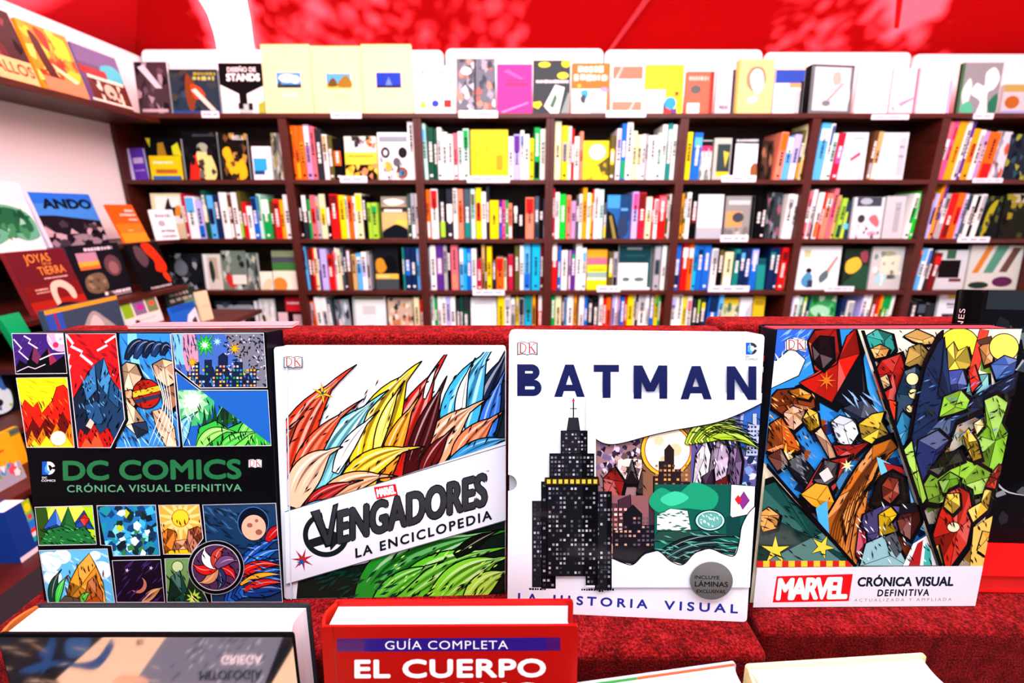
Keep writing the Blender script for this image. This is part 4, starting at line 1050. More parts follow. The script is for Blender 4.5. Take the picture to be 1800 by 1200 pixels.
# ---- two thick books at the front corner, only their tops in view
yawA, yawB = math.atan2(0.0215, 0.1515), math.atan2(0.0115, 0.1748)
rootA, mb = hard_book('paperback_book', 'thick paperback with a grey, green and orange cover edge, beside the red guide', 'book', (0.139, 0.276, -0.655, yawA, -0.06, 0.0), 0.153, 0.2555, 0.042, 'd8dce0', 'c8ccd0', page='f4f6fa', back='a8b4c4', group='books in the row below the riser', over=0.0025)
mb.build('front_cover', rootA)
m = MB(); m.box(-0.073, -0.02, 0.0385, 0.0392, 0.2532, 0.2556, mat('2c8c3c', 0.4)); m.build('cover_flap', rootA)['label'] = 'green cover edge'
m = MB(); m.box(-0.0195, 0.074, 0.0385, 0.0392, 0.2532, 0.2556, mat('e0582c', 0.4)); m.build('cover_flap', rootA)['label'] = 'orange cover edge'
rootB, mb = hard_book('hardcover_book', 'pale yellow hardcover with wide page tops, standing beside the dark gap', 'book', (0.3065, 0.285, -0.655, yawB, -0.06, 0.0), 0.175, 0.2555, 0.046, 'e8e4a8', 'e4e0a4', page='f4f6fa', back='e6e2a6', group='books in the row below the riser', over=0.004)
mb.build('front_cover', rootB)
# ------------------------------------------------------------------ bookcases along the back
YB, YS = 2.6, 2.632
WOOD, WOOD_D = mat('47170e', 0.45, kind='wood'), mat('2e140a', 0.6, kind='wood')
DIV = [190, 494, 732, 968, 1205, 1438, 1667, 1898]
DX = [on_depth(u, 205, YB).x for u in DIV]
ROWV = {'A': 199, 'B': 315.5, 'C': 420, 'D': 511, 'E': 602}
ROWZ = {k: on_depth(900, v, YB).z for k, v in ROWV.items()}
BAYN = ['corner', 'second', 'third', 'fourth', 'fifth', 'sixth', 'seventh']
ROWN = {'B': 'top shelf', 'C': 'second shelf', 'D': 'third shelf', 'E': 'fourth shelf'}
ORD = ['first', 'second', 'third', 'fourth', 'fifth', 'sixth', 'seventh', 'eighth', 'ninth', 'tenth', 'eleventh', 'twelfth', 'thirteenth', 'fourteenth', 'fifteenth', 'sixteenth', 'seventeenth', 'eighteenth', 'nineteenth', 'twentieth', 'twenty-first', 'twenty-second', 'twenty-third', 'twenty-fourth', 'twenty-fifth', 'twenty-sixth', 'twenty-seventh', 'twenty-eighth', 'twenty-ninth', 'thirtieth']
BLAB = ['brown wooden bookcase in the corner by the white side wall'] + ['brown wooden bookcase, %s along from the white side wall' % n for n in BAYN[1:]]
for i in range(7):
    x0, x1 = DX[i], DX[i + 1]
    b = empty('bookcase', ((x0 + x1) / 2, YB, 0))
    tag(b, BLAB[i], 'bookcase', 'brown bookcases along the back wall')
    hw = (x1 - x0) / 2
    for s in (-1, 1):
        m = MB(); a = s * hw; m.box(min(a, a - s * .021), max(a, a - s * .021), 0, .27, 0, ROWZ['A'] - .0225, WOOD); m.build('side_panel', b, bevel=.0015)
    for k, z in list(ROWZ.items()) + [('F', 0.42), ('G', 0.08)]:
        m = MB()
        if k == 'A':
            m.box(-hw, hw, -.004, .29, z - .022, z, WOOD)
        else:
            m.box(-hw + .0215, hw - .0215, 0, .262, z - .022, z, WOOD)
        m.build('shelf', b, bevel=.0015)
    m = MB(); m.box(-hw + .0215, hw - .0215, .2625, .27, .0, ROWZ['A'] - .0225, WOOD_D); m.build('back_panel', b)

C = dict(w=('f2f2ee', 'white'), cr=('ece2b0', 'cream'), ye=('f0d408', 'yellow'), am=('f0a010', 'amber'), o=('f06410', 'orange'), sa=('f08468', 'salmon'), re=('d41414', 'red'), cm=('ae1838', 'crimson'), dr=('6c1010', 'dark red'), pk=('ee4c90', 'pink'), ro=('e06a78', 'rose'), mv=('b48cbc', 'mauve'), pu=('56288a', 'purple'), li=('b4b0ec', 'lilac'), na=('0c2450', 'navy'), bl=('1464c8', 'blue'), sb=('54b0ec', 'sky blue'), cy=('14b4e0', 'cyan'), te=('128078', 'teal'), mi=('b8e4d8', 'mint'), gr=('0aa048', 'green'), lg=('9ad038', 'lime'), bg=('0ccc30', 'bright green'), dg=('0c4a36', 'dark green'), ol=('565020', 'olive'), br=('5a3418', 'brown'), ta=('c8a468', 'tan'), sl=('44525e', 'slate'), gy=('a4a8b0', 'grey'), dk=('23262e', 'charcoal'), bk=('0a0a0d', 'black'))

rb = random.Random(11)
def spine_book(name, label, group, x, z, th, h, depth, c1, c2, lean, marks=True, into=None):
    m = MB()
    cm = mat(c1, 0.35)
    r = min(th * .3, .004)
    U = [(-th / 2, .006), (-th / 2 + r * .4, .0015), (-th / 2 + r, 0), (th / 2 - r, 0), (th / 2 - r * .4, .0015), (th / 2, .006), (th / 2, depth), (th / 2 - .0016, depth), (th / 2 - .0016, .005), (-th / 2 + .0016, .005), (-th / 2 + .0016, depth), (-th / 2, depth)]
    m.prism(U, 'z', 0, h, cm)
    m.box(-th / 2 + .0018, th / 2 - .0018, .0055, depth - .004, .003, h - .004, PAGE('ece6d8'))
    if c2:
        a, b = rb.choice(((.62, .97), (.03, .35), (.35, .7), (.7, .9)))
        m.mesh([(-th / 2 + r, -.0004, a * h), (th / 2 - r, -.0004, a * h), (th / 2 - r, -.0004, b * h), (-th / 2 + r, -.0004, b * h)], [(0, 1, 2, 3)], mat(c2, .35))
    if marks and th > .008:
        tone = sum(lin(c1))
        tc = mat('16161c' if tone > .9 else 'f0f0ec', .4)
        z0 = h * rb.uniform(.3, .5); z1 = min(h * .93, z0 + h * rb.uniform(.2, .45)); wd = min(th * .26, .007)
        zz = z0
        while zz < z1:
            l = rb.uniform(.005, .012)
            m.mesh([(-wd, -.0008, zz), (wd, -.0008, zz), (wd, -.0008, zz + l), (-wd, -.0008, zz + l)], [(0, 1, 2, 3)], tc)
            zz += l + rb.uniform(.002, .006)
        if rb.random() < .3: m.mesh([(-wd, -.0008, h * .06), (wd, -.0008, h * .06), (wd, -.0008, h * .11), (-wd, -.0008, h * .11)], [(0, 1, 2, 3)], tc)
    if into is not None:                       # one of the many slimmest, kept together in a single object
        R3 = Matrix.Translation((x, YS, z)) @ Matrix.Rotation(lean, 4, 'Y')
        n = len(into.v)
        into.v += [tuple(R3 @ Vector(q)) for q in m.v]
        into.f += [tuple(n + i for i in q) for q in m.f]
        into.m += [into.mi(m.mats[i]) for i in m.m]
        return None
    o = m.build(name)
    tag(o, label, 'book', group)
    o.location = (x, YS, z); o.rotation_euler = (0, lean, 0)
    return o

def draw_unit(pr, art):
    """art in unit coordinates, y down"""
    for a in art:
        k = a[0]
        if k == 'r': pr.rect(*a[1:])
        elif k == 'e': pr.circ(a[1], a[2], a[3], a[4], a[5], n=18)
        elif k == 'p': pr.poly(a[1], a[2])
        elif k == 'b': pr.blob(a[1], a[2])
        elif k == 't': pr.text(a[1], (a[2], a[3]), (a[4], a[3]), a[5], a[6], a[7] if len(a) > 7 else .02)
        elif k == 'm': pr.dashes(a[1], a[2], a[3], a[4], a[5], len(pr.boxes))
        elif k == 'n': pr.shards(a[1], a[2], a[3], a[4], a[5], a[6], a[7], len(pr.boxes) + 3)

def face_book(label, group, Mw, w, h, t, base, art, spine=None, name='display_book', page='efece4', cat='book', spine_marks=None):
    root = empty(name); root.matrix_world = Mw
    tag(root, label, cat, group)
    m = MB()
    m.prism(rounded(-w / 2, 0, w / 2, h, min(.002, w * .1), 2), 'y', 0, .0016, mat(base, .3))
    pr = Print(m, lambda u, v: ((u - .5) * w, (1 - v) * h), .3, unit=.002)
    pr.DZ = 0.00004
    pr.bound = [(.004, .003), (.996, .003), (.996, .997), (.004, .997)]
    draw_unit(pr, art)
    m.prism(rounded(-w / 2, 0, w / 2, h, min(.002, w * .1), 2), 'y', t - .0016, t, mat(spine or base, .35))
    m.box(-w / 2, -w / 2 + .0016, .0017, t - .0017, .0005, h - .0005, mat(spine or base, .35))
    m.build('cover', root, fixn=False)
    g = MB(); g.box(-w / 2 + .0018, w / 2 - .003, .0019, t - .0019, .003, h - .003, PAGE(page)); g.build('page_block', root)
    return root

def N(cols, n=16, s=.16, box=(0, 0, 1, 1)):
    return ('n', *box, n, s, cols.split())

GREY = 'd8dade 9ca0a8 5c6068 2c3038 14161a'
CELLS = {}
def cell(row, bay, *items):
    CELLS[(row, bay)] = items
def F(x0, x1, top, base, desc, *art, **kw):
    return ('F', x0, x1, top, base, desc, art, kw)

# ---- top shelf
cell('B', 1,
     F(207, 249, 259, '5a30a8', 'purple book with pale stripe', ('r', 0, 0, .2, 1, 'd8c8f4'), ('r', .3, .3, .9, .48, 'c8a8d8'), ('m', .3, .7, .9, .05, 'b890e0'), lean=-7),
     F(251, 315, 241, '0c0c10', 'black book with yellow shapes', ('r', .05, .42, .95, 1, 'e8c410'), ('p', [(.02, .0), (.15, 0), (.12, .22)], 'd8dc20'), ('p', [(.3, .42), (.34, .12), (.5, .1), (.56, .42)], 'a07820'), ('p', [(.72, .2), (.9, .1), (.98, .42), (.74, .4)], 'c8d024'), ('r', .2, .74, .8, .84, 'b4601c'), ('m', .15, .58, .7, .06, 'f0f0d0'), ('r', .1, .9, .9, 1, '2860a0')),
     F(318, 379, 229, '0e0e12', 'dark book with red and cream shapes', ('b', [(.1, .9), (.2, .55), (.4, .5), (.5, .8), (.35, 1), (.1, 1)], 'c82818'), ('b', [(.35, .5), (.5, .35), (.75, .45), (.9, .8), (.8, 1), (.5, .95)], 'e8d888'), ('e', .55, .33, .16, .1, 'a0a890'), N('3a3830 1a1a1c 6c6858', 14, .12), ('m', .3, .08, .95, .05, '404048')),
     F(381, 432, 232, '14120e', 'dark book with golden shape', ('b', [(.1, .4), (.35, .3), (.5, .6), (.8, .55), (.9, .9), (.6, 1), (.3, .85)], 'f0b81c'), N('6a4a28 2a2018 b89040', 14, .13), ('t', 'BELL', .5, .14, .9, .09, 'e8e8e8')),
     F(438, 472, 256, 'eef4fa', 'small white and sky blue booklet', ('r', .05, .35, .75, .72, '2ca4e0'), ('r', .05, .72, .6, .84, '1a4a78'), ('r', .1, .1, .85, .3, 'fafcfe')),
     F(474, 496, 232, '6c7068', 'grey patterned book', N('a0a498 3c4038 c8ccc0 8c8458', 26, .2)))
cell('B', 2, 'w:498:511:205:mi:-5', 'o:509:517:221:am', 'o:518:526:221:am', 'o:527:535:221:am', 'mv:536:546:219:w', 'ro:547:554:222', 'dk:555:566:227', 'w:567:575:236:ta', 'ol:576:584:238', 'bk:585:599:243:o',
     F(603, 660, 238, 'f0d840', 'yellow book with picture blocks', ('r', 0, 0, 1, .36, 'dce0e4'), N('c89050 24242c e8e8e8 a03c28', 18, .12, (.2, .02, 1, .34)), ('m', .1, .45, .9, .05, '8c7c18'), ('r', 0, .64, 1, 1, '16140e'), N('f0b020 e89060 2c2820 f4d050', 22, .11, (0, .66, 1, 1))),
     F(662, 717, 231, 'eef0f2', 'white book with dark rings', ('r', .05, .08, .95, .2, '8c94a0'), ('e', .24, .42, .15, .12, '181820'), ('e', .8, .42, .15, .12, '181820'), ('e', .24, .42, .07, .06, 'd0d4d8'), ('e', .6, .62, .13, .1, '505860'), ('e', .3, .72, .16, .12, 'c8a83c'), ('e', .75, .85, .2, .13, '7c4c34'), ('e', .75, .85, .1, .06, '2c78b0'), N('303038 c0c8a0 8c9098', 12, .08, (.05, .5, .95, 1))), 'w:718:731:214')
cell('B', 3, 'mi:737:751:217:sb:-3', 'dg:752:762:224', 'dg:763:768:226', 'w:769:776:224', 'w:777:786:232', 'w:787:796:236', 'ro:797:804:234:w', 'w:805:813:231:mi', 'mi:814:824:226:gr',
     F(827, 893, 226, 'f2cc04', 'bright yellow book', ('r', .68, .5, .86, .8, 'c89408'), ('m', .1, .3, .5, .05, 'c8a408'), ('r', .1, .38, .2, .5, 'd8b004'), ('r', .38, .28, .5, .42, 'd8b004')), 'w:894:902:240', 'li:903:914:236:pu', 'w:915:921:229:bl', 'w:922:930:236', 'ye:931:938:243', 'gr:939:949:224:bk', 'w:950:958:227', 'cr:959:965:224')
cell('B', 4, 'cr:975:986:211', 'ye:988:998:221:gy', 'w:999:1004:222', 're:1005:1009:226:w', 'w:1010:1018:240', 'sa:1019:1025:231',
     F(1026, 1072, 246, 'e8d010', 'yellow book with white oval', ('e', .55, .28, .32, .2, 'd8dce0'), ('p', [(.6, .6), (1, .4), (1, .9), (.7, .8)], '4c4810'), N('f0e020 a89c10', 8, .1, (0, .6, 1, 1))), 'ol:1073:1081:238:ye', 'w:1084:1091:226:li', 'bl:1092:1100:217:gr', 'w:1101:1111:215', 'cr:1112:1119:230', 'cr:1120:1128:237:w', 'w:1129:1134:236', 'gy:1135:1139:236', 'w:1140:1155:238', 'mi:1156:1162:234', 'w:1163:1171:219', 'te:1172:1180:217:mi', 'w:1181:1190:219', 'w:1191:1202:207:gy:2')
cell('B', 5, 'ye:1207:1216:232', 'bl:1217:1232:233:sb:3',
     F(1234, 1255, 245, 'c8d0cc', 'grey book with pink head band', ('r', 0, .02, 1, .14, '16161c'), ('r', 0, .14, 1, .28, 'd82860'), N('9ca8a4 e8ece8 6c7c78', 12, .18, (0, .3, 1, 1))),
     F(1258, 1289, 241, 'b0b8ac', 'grey green book with dark middle', ('r', .2, .14, .95, .82, '2c3c40'), ('p', [(.55, .3), (.9, .35), (.7, .7)], 'c8b840'), ('r', .2, .8, .9, .9, 'd8c410')),
     F(1292, 1340, 240, '0a0a0e', 'black framed white book', ('r', .08, .14, .92, 1, 'f0f2f4'), ('m', .1, .07, .9, .06, 'd0d4d8'), ('b', [(.7, .7), (.9, .6), (.95, .95), (.75, .95)], '8c5430'), ('p', [(.4, .14), (.92, .14), (.92, .3)], 'c8ccd0')),
     F(1343, 1363, 246, '2a1c14', 'dark brown book', N('4a3424 8c6040 14100c', 14, .2)), 'sa:1367:1379:232:o:6', 'sb:1380:1390:240:w:6', 'li:1391:1403:236:w:6', 'ol:1404:1409:228:am:5', 'cr:1411:1430:215:am:5')
cell('B', 6, 'sb:1434:1450:216:w:6', 'w:1451:1457:217:bl:6', 'mi:1458:1466:234:w:6', 'cm:1468:1479:233:pk:6',
     F(1482, 1529, 231, 'dcdfe8', 'pale grey book with a red dash', ('p', [(.4, .55), (.75, .4), (.78, .47), (.45, .6)], 'b03040'), ('m', .15, .12, .85, .05, '9ca0b0'), N('e8eaf2 c4c8d4', 10, .15)), 'br:1531:1537:230:gy:4', 'ta:1538:1546:231:w:4',
     F(1549, 1600, 231, 'd8dce4', 'pale grey book with soft grey margin', ('r', .72, .1, .95, .9, 'b8c0cc'), ('m', .74, .3, .9, .05, '707884'), ('m', .74, .5, .9, .05, '707884'), ('e', .3, .5, .2, .2, 'eceef4')))
cell('B', 7, 'ro:1651:1661:205:w:9', 'pk:1662:1668:206:cm:9', 'am:1670:1683:206::9', 'w:1685:1692:206:gy:9', 'pu:1693:1698:210:bk:9', 'am:1700:1711:226:o:8', 'w:1712:1720:228:gy:8', 'mv:1721:1728:230:w:8', 'o:1730:1748:232:re:8',
     F(1751, 1776, 229, 'c8ccd4', 'grey and white streaked book', N('e8ecf2 8c94a0 5c646c c05040', 16, .2), lean=8),
     F(1779, 1830, 234, '0c1a2c', 'dark navy book with green speckle', N('1c4c58 0a1420 8c9c30 2c3c50', 20, .12)))
# ---- second shelf
cell('C', 1,
     F(264, 321, 339, 'e4d4a8', 'cream book with dark orange shape', ('r', .12, .06, .94, .66, 'f2eee2'), ('b', [(.35, .5), (.42, .3), (.55, .1), (.62, .3), (.85, .3), (.9, .55), (.6, .5), (.45, .6)], '201a20'), ('b', [(.38, .55), (.42, .36), (.5, .42), (.48, .56)], 'd88820'), ('b', [(.7, .5), (.76, .28), (.9, .3), (.86, .5)], 'd88820'), ('r', .44, .5, .84, .62, 'ece4ec'), ('m', .3, .72, .7, .03, 'c8b88c')), 'cm:323:328:340', 'w:329:345:345:sb', 'li:346:357:352:bl', 'dg:358:366:335:cr', 'sb:367:377:343:na', 'na:378:388:342', 'w:389:402:338', 'br:403:409:342:w', 'w:410:419:338', 'ol:420:426:336:lg', 're:427:433:355', 'w:434:443:362', 'bl:444:453:346:na', 'mi:454:460:341:te', 'gr:461:475:348:w', 'br:476:481:353', 're:482:492:350:dr', 'am:493:499:351', 'w:500:510:342')
cell('C', 2, 'sl:515:523:333', 'bk:524:531:341', 'dk:532:541:341:w', 'gr:542:546:350', 'ro:547:555:343:re', 'gy:556:562:345:ta', 'cr:563:573:341:ye', 'bk:574:580:341:w', 're:581:595:341:dr', 'ye:597:607:343', 'mi:608:611:345', 'o:612:620:345:re', 'w:621:625:345', 'cr:626:637:340:ye', 'bk:638:644:344', 'lg:646:652:356', 'lg:653:663:356:gr',
     F(669, 715, 345, 'b8a078', 'sunset landscape photo book', ('r', 0, 0, 1, .2, '8c8478'), ('b', [(.1, .1), (.5, .05), (.9, .12), (.6, .2), (.3, .2)], 'f0ece0'), ('r', 0, .24, 1, .36, '2c2824'), ('r', .1, .3, .8, .36, 'e8e0d0'), ('r', 0, .4, 1, .74, 'd8b070'), ('r', .55, .55, 1, .7, 'f0c850'), ('b', [(0, .85), (.3, .72), (.6, .66), (1, .8), (1, 1), (0, 1)], '0e141c')), 'dg:717:722:340:sl', 'gy:723:730:340:w', 'w:731:740:340')
cell('C', 3, 'o:744:756:333:w', 'w:758:770:332:re', 'bk:773:783:332:lg', 'dk:785:796:332:w', 'w:797:804:331', 'sa:805:814:332:o', 'sl:816:827:332:te', 'mi:828:835:332:ol', 'ye:837:846:330:re', 'w:847:854:337', 'dk:855:860:327', 'ye:861:876:352', 'pu:877:882:352:bl', 'pk:883:888:352:li', 'gr:889:893:352', 'sa:894:900:357:w', 'bk:903:910:356:w', 'bk:911:920:352', 'sa:924:938:347:re', 'sl:940:947:345:dk', 'bk:948:955:348', 'mv:956:963:349:w')
cell('C', 4, 'cm:971:975:331', 'w:976:983:338', 'bg:984:994:341', 'sa:996:1003:343:o', 'mv:1004:1012:353', 'sl:1013:1017:350', 'w:1018:1023:341:cr', 'am:1024:1031:330', 'w:1032:1037:339:mi', 'ye:1038:1040:340', 're:1041:1043:333', 'w:1044:1052:332', 'mi:1053:1060:333:w', 'sl:1061:1066:356:ye',
     F(1068, 1109, 342, '1c5a9c', 'blue and navy photo book', ('r', 0, 0, .55, .3, '3c94dc'), ('r', .55, 0, 1, .6, '123a6c'), ('p', [(0, .35), (.3, .45), (.6, 1), (0, 1)], '14140e'), ('p', [(.1, .5), (.2, .45), (.45, 1), (.3, 1)], '8c8040'), ('b', [(.5, .55), (.8, .45), (.95, .8), (.7, 1), (.5, .9)], '24385c'), ('r', .6, .3, .9, .36, '5c9cd0')), 'li:1111:1121:337:pk', 'cm:1122:1134:338:dr', 'cr:1135:1145:346:w', 'cm:1146:1149:348', 'w:1150:1156:350:ro', 're:1157:1170:343:ro', 'ol:1171:1174:345', 'w:1176:1188:341')
cell('C', 5, 'am:1197:1200:340', 'ol:1201:1205:340:am', 'w:1206:1213:338', 'bk:1215:1225:340:dr',
     F(1228, 1273, 341, 'e2e6ea', 'silvery white book', ('r', .1, .1, .9, .7, 'f0f4f6'), ('r', 0, .75, 1, 1, 'a8b0b8'), ('m', .2, .2, .8, .04, 'c0c8cc')),
     F(1277, 1328, 344, '8c8c88', 'grey book with orange square', ('r', .1, .1, .85, .2, 'c0c4c4'), ('r', .04, .36, .6, .72, 'd89858'), ('e', .46, .5, .2, .12, '3c4450'), N('b0b0a8 70706c d0d0c8', 10, .13, (0, .7, 1, 1)), ('r', .88, 0, 1, 1, '14181c')), 'bk:1330:1338:345', 'bk:1339:1346:350',
     F(1350, 1376, 338, '2c3438', 'dark grey photo book', N('4c5860 181c20 70808a 905060', 18, .18)), 'w:1379:1390:341:gy:5', 'w:1391:1400:342::5', 'gy:1401:1408:318:w:5')
cell('C', 6, 'ro:1414:1420:336:w:6', 'w:1421:1427:333:ro:6', 'na:1428:1431:336:w:6', 'w:1432:1440:338:o:6', 're:1441:1444:338::7', 'sa:1445:1455:340:w:7', 'ro:1456:1463:331:pk:7', 'ta:1465:1470:343:ro:7', 'lg:1473:1481:348:dg:8',
     F(1483, 1498, 352, '1c3c48', 'dark book with lime flash', ('p', [(.1, 1), (.5, .3), (.8, .3), (.5, 1)], 'b8d838'), ('r', .4, .6, 1, .75, '5cc0d0')),
     F(1503, 1557, 346, 'd4d6de', 'grey book with pink petals', ('r', .1, 0, .9, .22, '3c4450'), ('e', .4, .1, .2, .08, 'a8b0bc'), ('e', .3, .52, .12, .1, '30343c'), ('b', [(.55, .5), (.75, .42), (.9, .6), (.85, .72), (.65, .62)], 'd86870'), ('e', .7, .88, .16, .06, 'e8a0b0'), N('b0b4bc 40444c', 8, .07, (0, .7, 1, 1))),
     F(1560, 1594, 344, 'c4c6ca', 'plain pale grey book', ('r', .5, .15, .8, .85, 'a4a8ae'), ('m', .55, .3, .75, .04, '808488')), 'w:1596:1604:340:gr:9', 'bg:1605:1615:335::9')
cell('C', 7, 'am:1640:1645:320:o:8', 'pu:1646:1650:320:am:8', 'dr:1622:1631:340:re:8', 'li:1633:1639:340:pu:8', 'gy:1651:1659:340:w:8', 're:1661:1672:340:dr:8', 'o:1673:1684:339:re:8', 'li:1685:1690:340:w:8', 'sl:1692:1698:342:na:8', 'w:1699:1706:343::8', 'bk:1707:1712:344::8', 'w:1714:1722:341:gy:8',
     F(1728, 1764, 344, '12181a', 'dark book with yellow leaf shapes', ('b', [(.2, 1), (.3, .5), (.5, .2), (.8, .1), (.6, .5), (.4, .9)], 'a09c18'), N('1c3c34 0a0e10 4c5418', 14, .13)),
     F(1768, 1830, 340, '1a1c16', 'dark mottled book at the end', ('r', .2, 0, 1, .2, 'b4a890'), N('3c3c1c 8c8420 0c0e0c 2c3828', 20, .13)))
# ---- third shelf
cell('D', 1,
     F(293, 353, 446, '181a20', 'black and grey photo book', N('2c3038 585e68 9ca0a8 0c0e12', 26, .13), ('e', .35, .4, .2, .22, '70767e')),
     F(355, 385, 447, 'd8d4c8', 'white book with dark green figures', ('r', .3, .1, .8, .7, 'b8a890'), ('b', [(.3, .3), (.5, .2), (.6, .6), (.4, .8)], '24302c'), ('r', 0, 0, .15, 1, 'f0f2f4')),
     F(387, 428, 441, '6c7c70', 'green grey landscape book with red flash', N('2c4038 98a898 c8d0c8 1c2428', 18, .14), ('b', [(.1, .7), (.3, .6), (.6, .85), (.3, .95)], 'c83028'), ('r', .4, .62, 1, .86, 'e8e4d8')),
     F(430, 450, 445, '50605c', 'dark grey green book', N('8c9c94 24302c b8b8a0', 16, .2)),
     F(452, 474, 478, 'f0ecd8', 'low cream card', ('b', [(.1, 1), (.4, .5), (.9, .4), (.9, .9)], 'd8d0a8')),
     F(476, 519, 441, '9aa088', 'landscape book over an orange disc', ('r', 0, 0, 1, .16, '7c8864'), ('r', 0, .16, 1, .3, '484858'), ('r', 0, .3, 1, .5, '3c7838'), ('r', 0, .52, 1, 1, 'ece8d0'), ('e', .25, .88, .3, .2, 'e08830')))
cell('D', 2, 'sb:530:541:433:na:-3', 'dr:543:549:437', 're:550:553:435:cr', 'cr:554:559:436', 'pu:560:563:437', 'li:564:575:437', 're:577:585:447:dr', 'ro:587:589:440', 'w:590:593:436:re', 'cr:594:599:437', 'sl:600:604:436:gy', 'dk:605:609:440', 'br:610:617:438:mv', 'ta:619:626:447', 'sb:627:635:445:w', 'w:636:644:443:li', 'gy:645:650:447:bk',
     F(658, 699, 436, '14161a', 'dark sunset photo book', ('b', [(.05, .3), (.3, .25), (.5, .45), (.3, .6), (.05, .55)], 'c88820'), ('b', [(.4, .25), (.8, .2), (.95, .5), (.6, .55)], '0a0c10'), ('r', 0, .62, 1, .74, 'e8b848'), ('r', 0, .74, 1, 1, '3c4448'), ('r', .1, .66, .6, .7, 'f4d890')), 'te:708:711:435', 'na:712:722:435:bl', 'na:723:731:435', 'sb:733:737:437:li', 'li:738:744:433:gy')
cell('D', 3, 'gy:750:756:435:bk', 'w:757:766:431', 'pu:768:778:429:mv', 'gy:780:786:431:mv', 'bk:787:792:432', 'ro:793:805:430:sa', 'sb:808:815:436:w', 'cy:816:820:437', 'bl:821:828:437:sb', 'w:829:837:437', 'cm:839:846:456', 'ta:847:852:430:bk', 'bk:853:855:462', 'ye:856:864:433', 'dk:866:871:460:gy', 'o:873:884:453:re', 'cr:886:890:455:bk', 'cm:893:902:448', 'ol:905:912:431', 'w:914:920:431', 'sb:921:932:426:bl', 'cy:935:949:427', 'dr:950:955:429', 'o:956:964:425')
cell('D', 4, 're:970:979:425:w', 'bl:981:985:432', 'w:987:997:440', 'mv:1000:1003:440:w', 'pu:1004:1011:440:gr', 'w:1012:1022:425', 'w:1023:1030:436:sb',
     F(1033, 1068, 439, 'f0e018', 'striped yellow, pink and orange book', ('r', 0, 0, 1, .2, 'f0a020'), ('r', 0, .2, 1, .38, 'e06880'), ('r', 0, .56, 1, .7, '88b0a0'), ('r', 0, .7, 1, .76, 'e8e8c8'), ('m', .1, .5, .9, .06, 'a89818')), 'ol:1070:1077:443:ye', 'gy:1078:1085:443:bk',
     F(1088, 1146, 431, 'f0f4f4', 'white book with dark teal upper half', ('r', 0, 0, 1, .4, '0c3840'), ('r', .25, .05, .7, .1, '94a8ac'), ('r', .2, .22, .8, .25, '1c5058'), ('r', .9, .3, 1, .95, '1c4c50'), ('e', .25, .77, .12, .05, '587078'), ('e', .65, .77, .16, .05, '587078'), ('m', .2, .5, .6, .03, 'c0c8c8')), 'gy:1150:1160:433:sl', 'w:1163:1176:431')
cell('D', 5, 'bl:1182:1195:430:na', 're:1198:1208:427:w', 'o:1209:1217:428:w', 'cy:1218:1224:430:bl', 'bl:1225:1234:430:na', 'bl:1235:1247:430', 'w:1250:1260:437:gy', 'bk:1262:1270:437:ol', 'cr:1273:1287:443:w', 'te:1290:1299:438:na', 'na:1300:1308:437:sb', 'na:1309:1318:437:bl', 'bl:1319:1331:437:li',
     F(1334, 1349, 455, '1a8c84', 'small teal booklet', ('r', 0, 0, 1, .2, '0c4c58')), 'na:1351:1361:436:te', 'na:1362:1368:436', 're:1370:1380:435:dr:3', 're:1381:1388:436:sa:3')
cell('D', 6,
     F(1403, 1480, 433, 'eceff2', 'white book with a small blue drawing', ('p', [(.6, .7), (.9, .22), (.95, .25), (.7, .75)], 'b09088'), ('b', [(.55, .7), (.7, .55), (.76, .7), (.6, .85)], '506c74'), ('e', .3, .56, .07, .06, '14181c'), ('b', [(.15, .75), (.28, .6), (.4, .7), (.35, .95), (.18, .9)], '4c90b8'), ('r', .3, .78, .42, .95, '24384c'), ('r', .15, .08, .3, .26, 'c8c494')),
     F(1487, 1532, 438, '16281e', 'dark green book with yellow patch', ('b', [(.1, .3), (.5, .2), (.7, .4), (.4, .6), (.1, .55)], 'e0b838'), ('b', [(.6, .1), (.85, .05), (.9, .3), (.7, .3)], '903c4c'), ('b', [(0, .9), (.3, .7), (.8, .4), (1, .5), (1, 1), (0, 1)], '1c4834')),
     F(1535, 1591, 434, 'c0c4c2', 'grey green book with pale centre', ('r', .3, .2, .9, .65, 'dcdcc0'), ('e', .5, .16, .25, .06, '9c9c84'), ('e', .35, .75, .2, .16, 'a4d0d8'), ('r', .55, .65, .8, .75, '48504c'), N('a0a8a4 e0e4e2 788480', 12, .1)))
cell('D', 7, 'o:1606:1612:440:dr:7', 'sb:1613:1621:437:w:7', 'w:1622:1628:437:bl:7', 'dk:1629:1634:445::7', 'dr:1636:1648:444:re:7',
     F(1650, 1704, 440, 'c4ccd0', 'pale book with a black block', ('r', .1, .25, .8, .7, '100c0e'), ('r', .3, 0, .6, .22, '2c5c40'), ('r', .5, .72, .9, .8, '5c1c24')),
     F(1708, 1800, 432, 'c4ccc4', 'tall pale book with orange and green stripes', ('p', [(.3, 0), (.42, 0), (.2, .62), (.08, .62)], 'c87828'), ('p', [(.5, 0), (.72, 0), (.48, .62), (.3, .62)], '4c8c74'), ('p', [(.8, .05), (.95, .05), (.75, .6), (.6, .6)], '5c4038'), ('e', .7, .82, .2, .12, '541c48'), ('e', .25, .9, .2, .08, '142c24'), top_tilt=0))
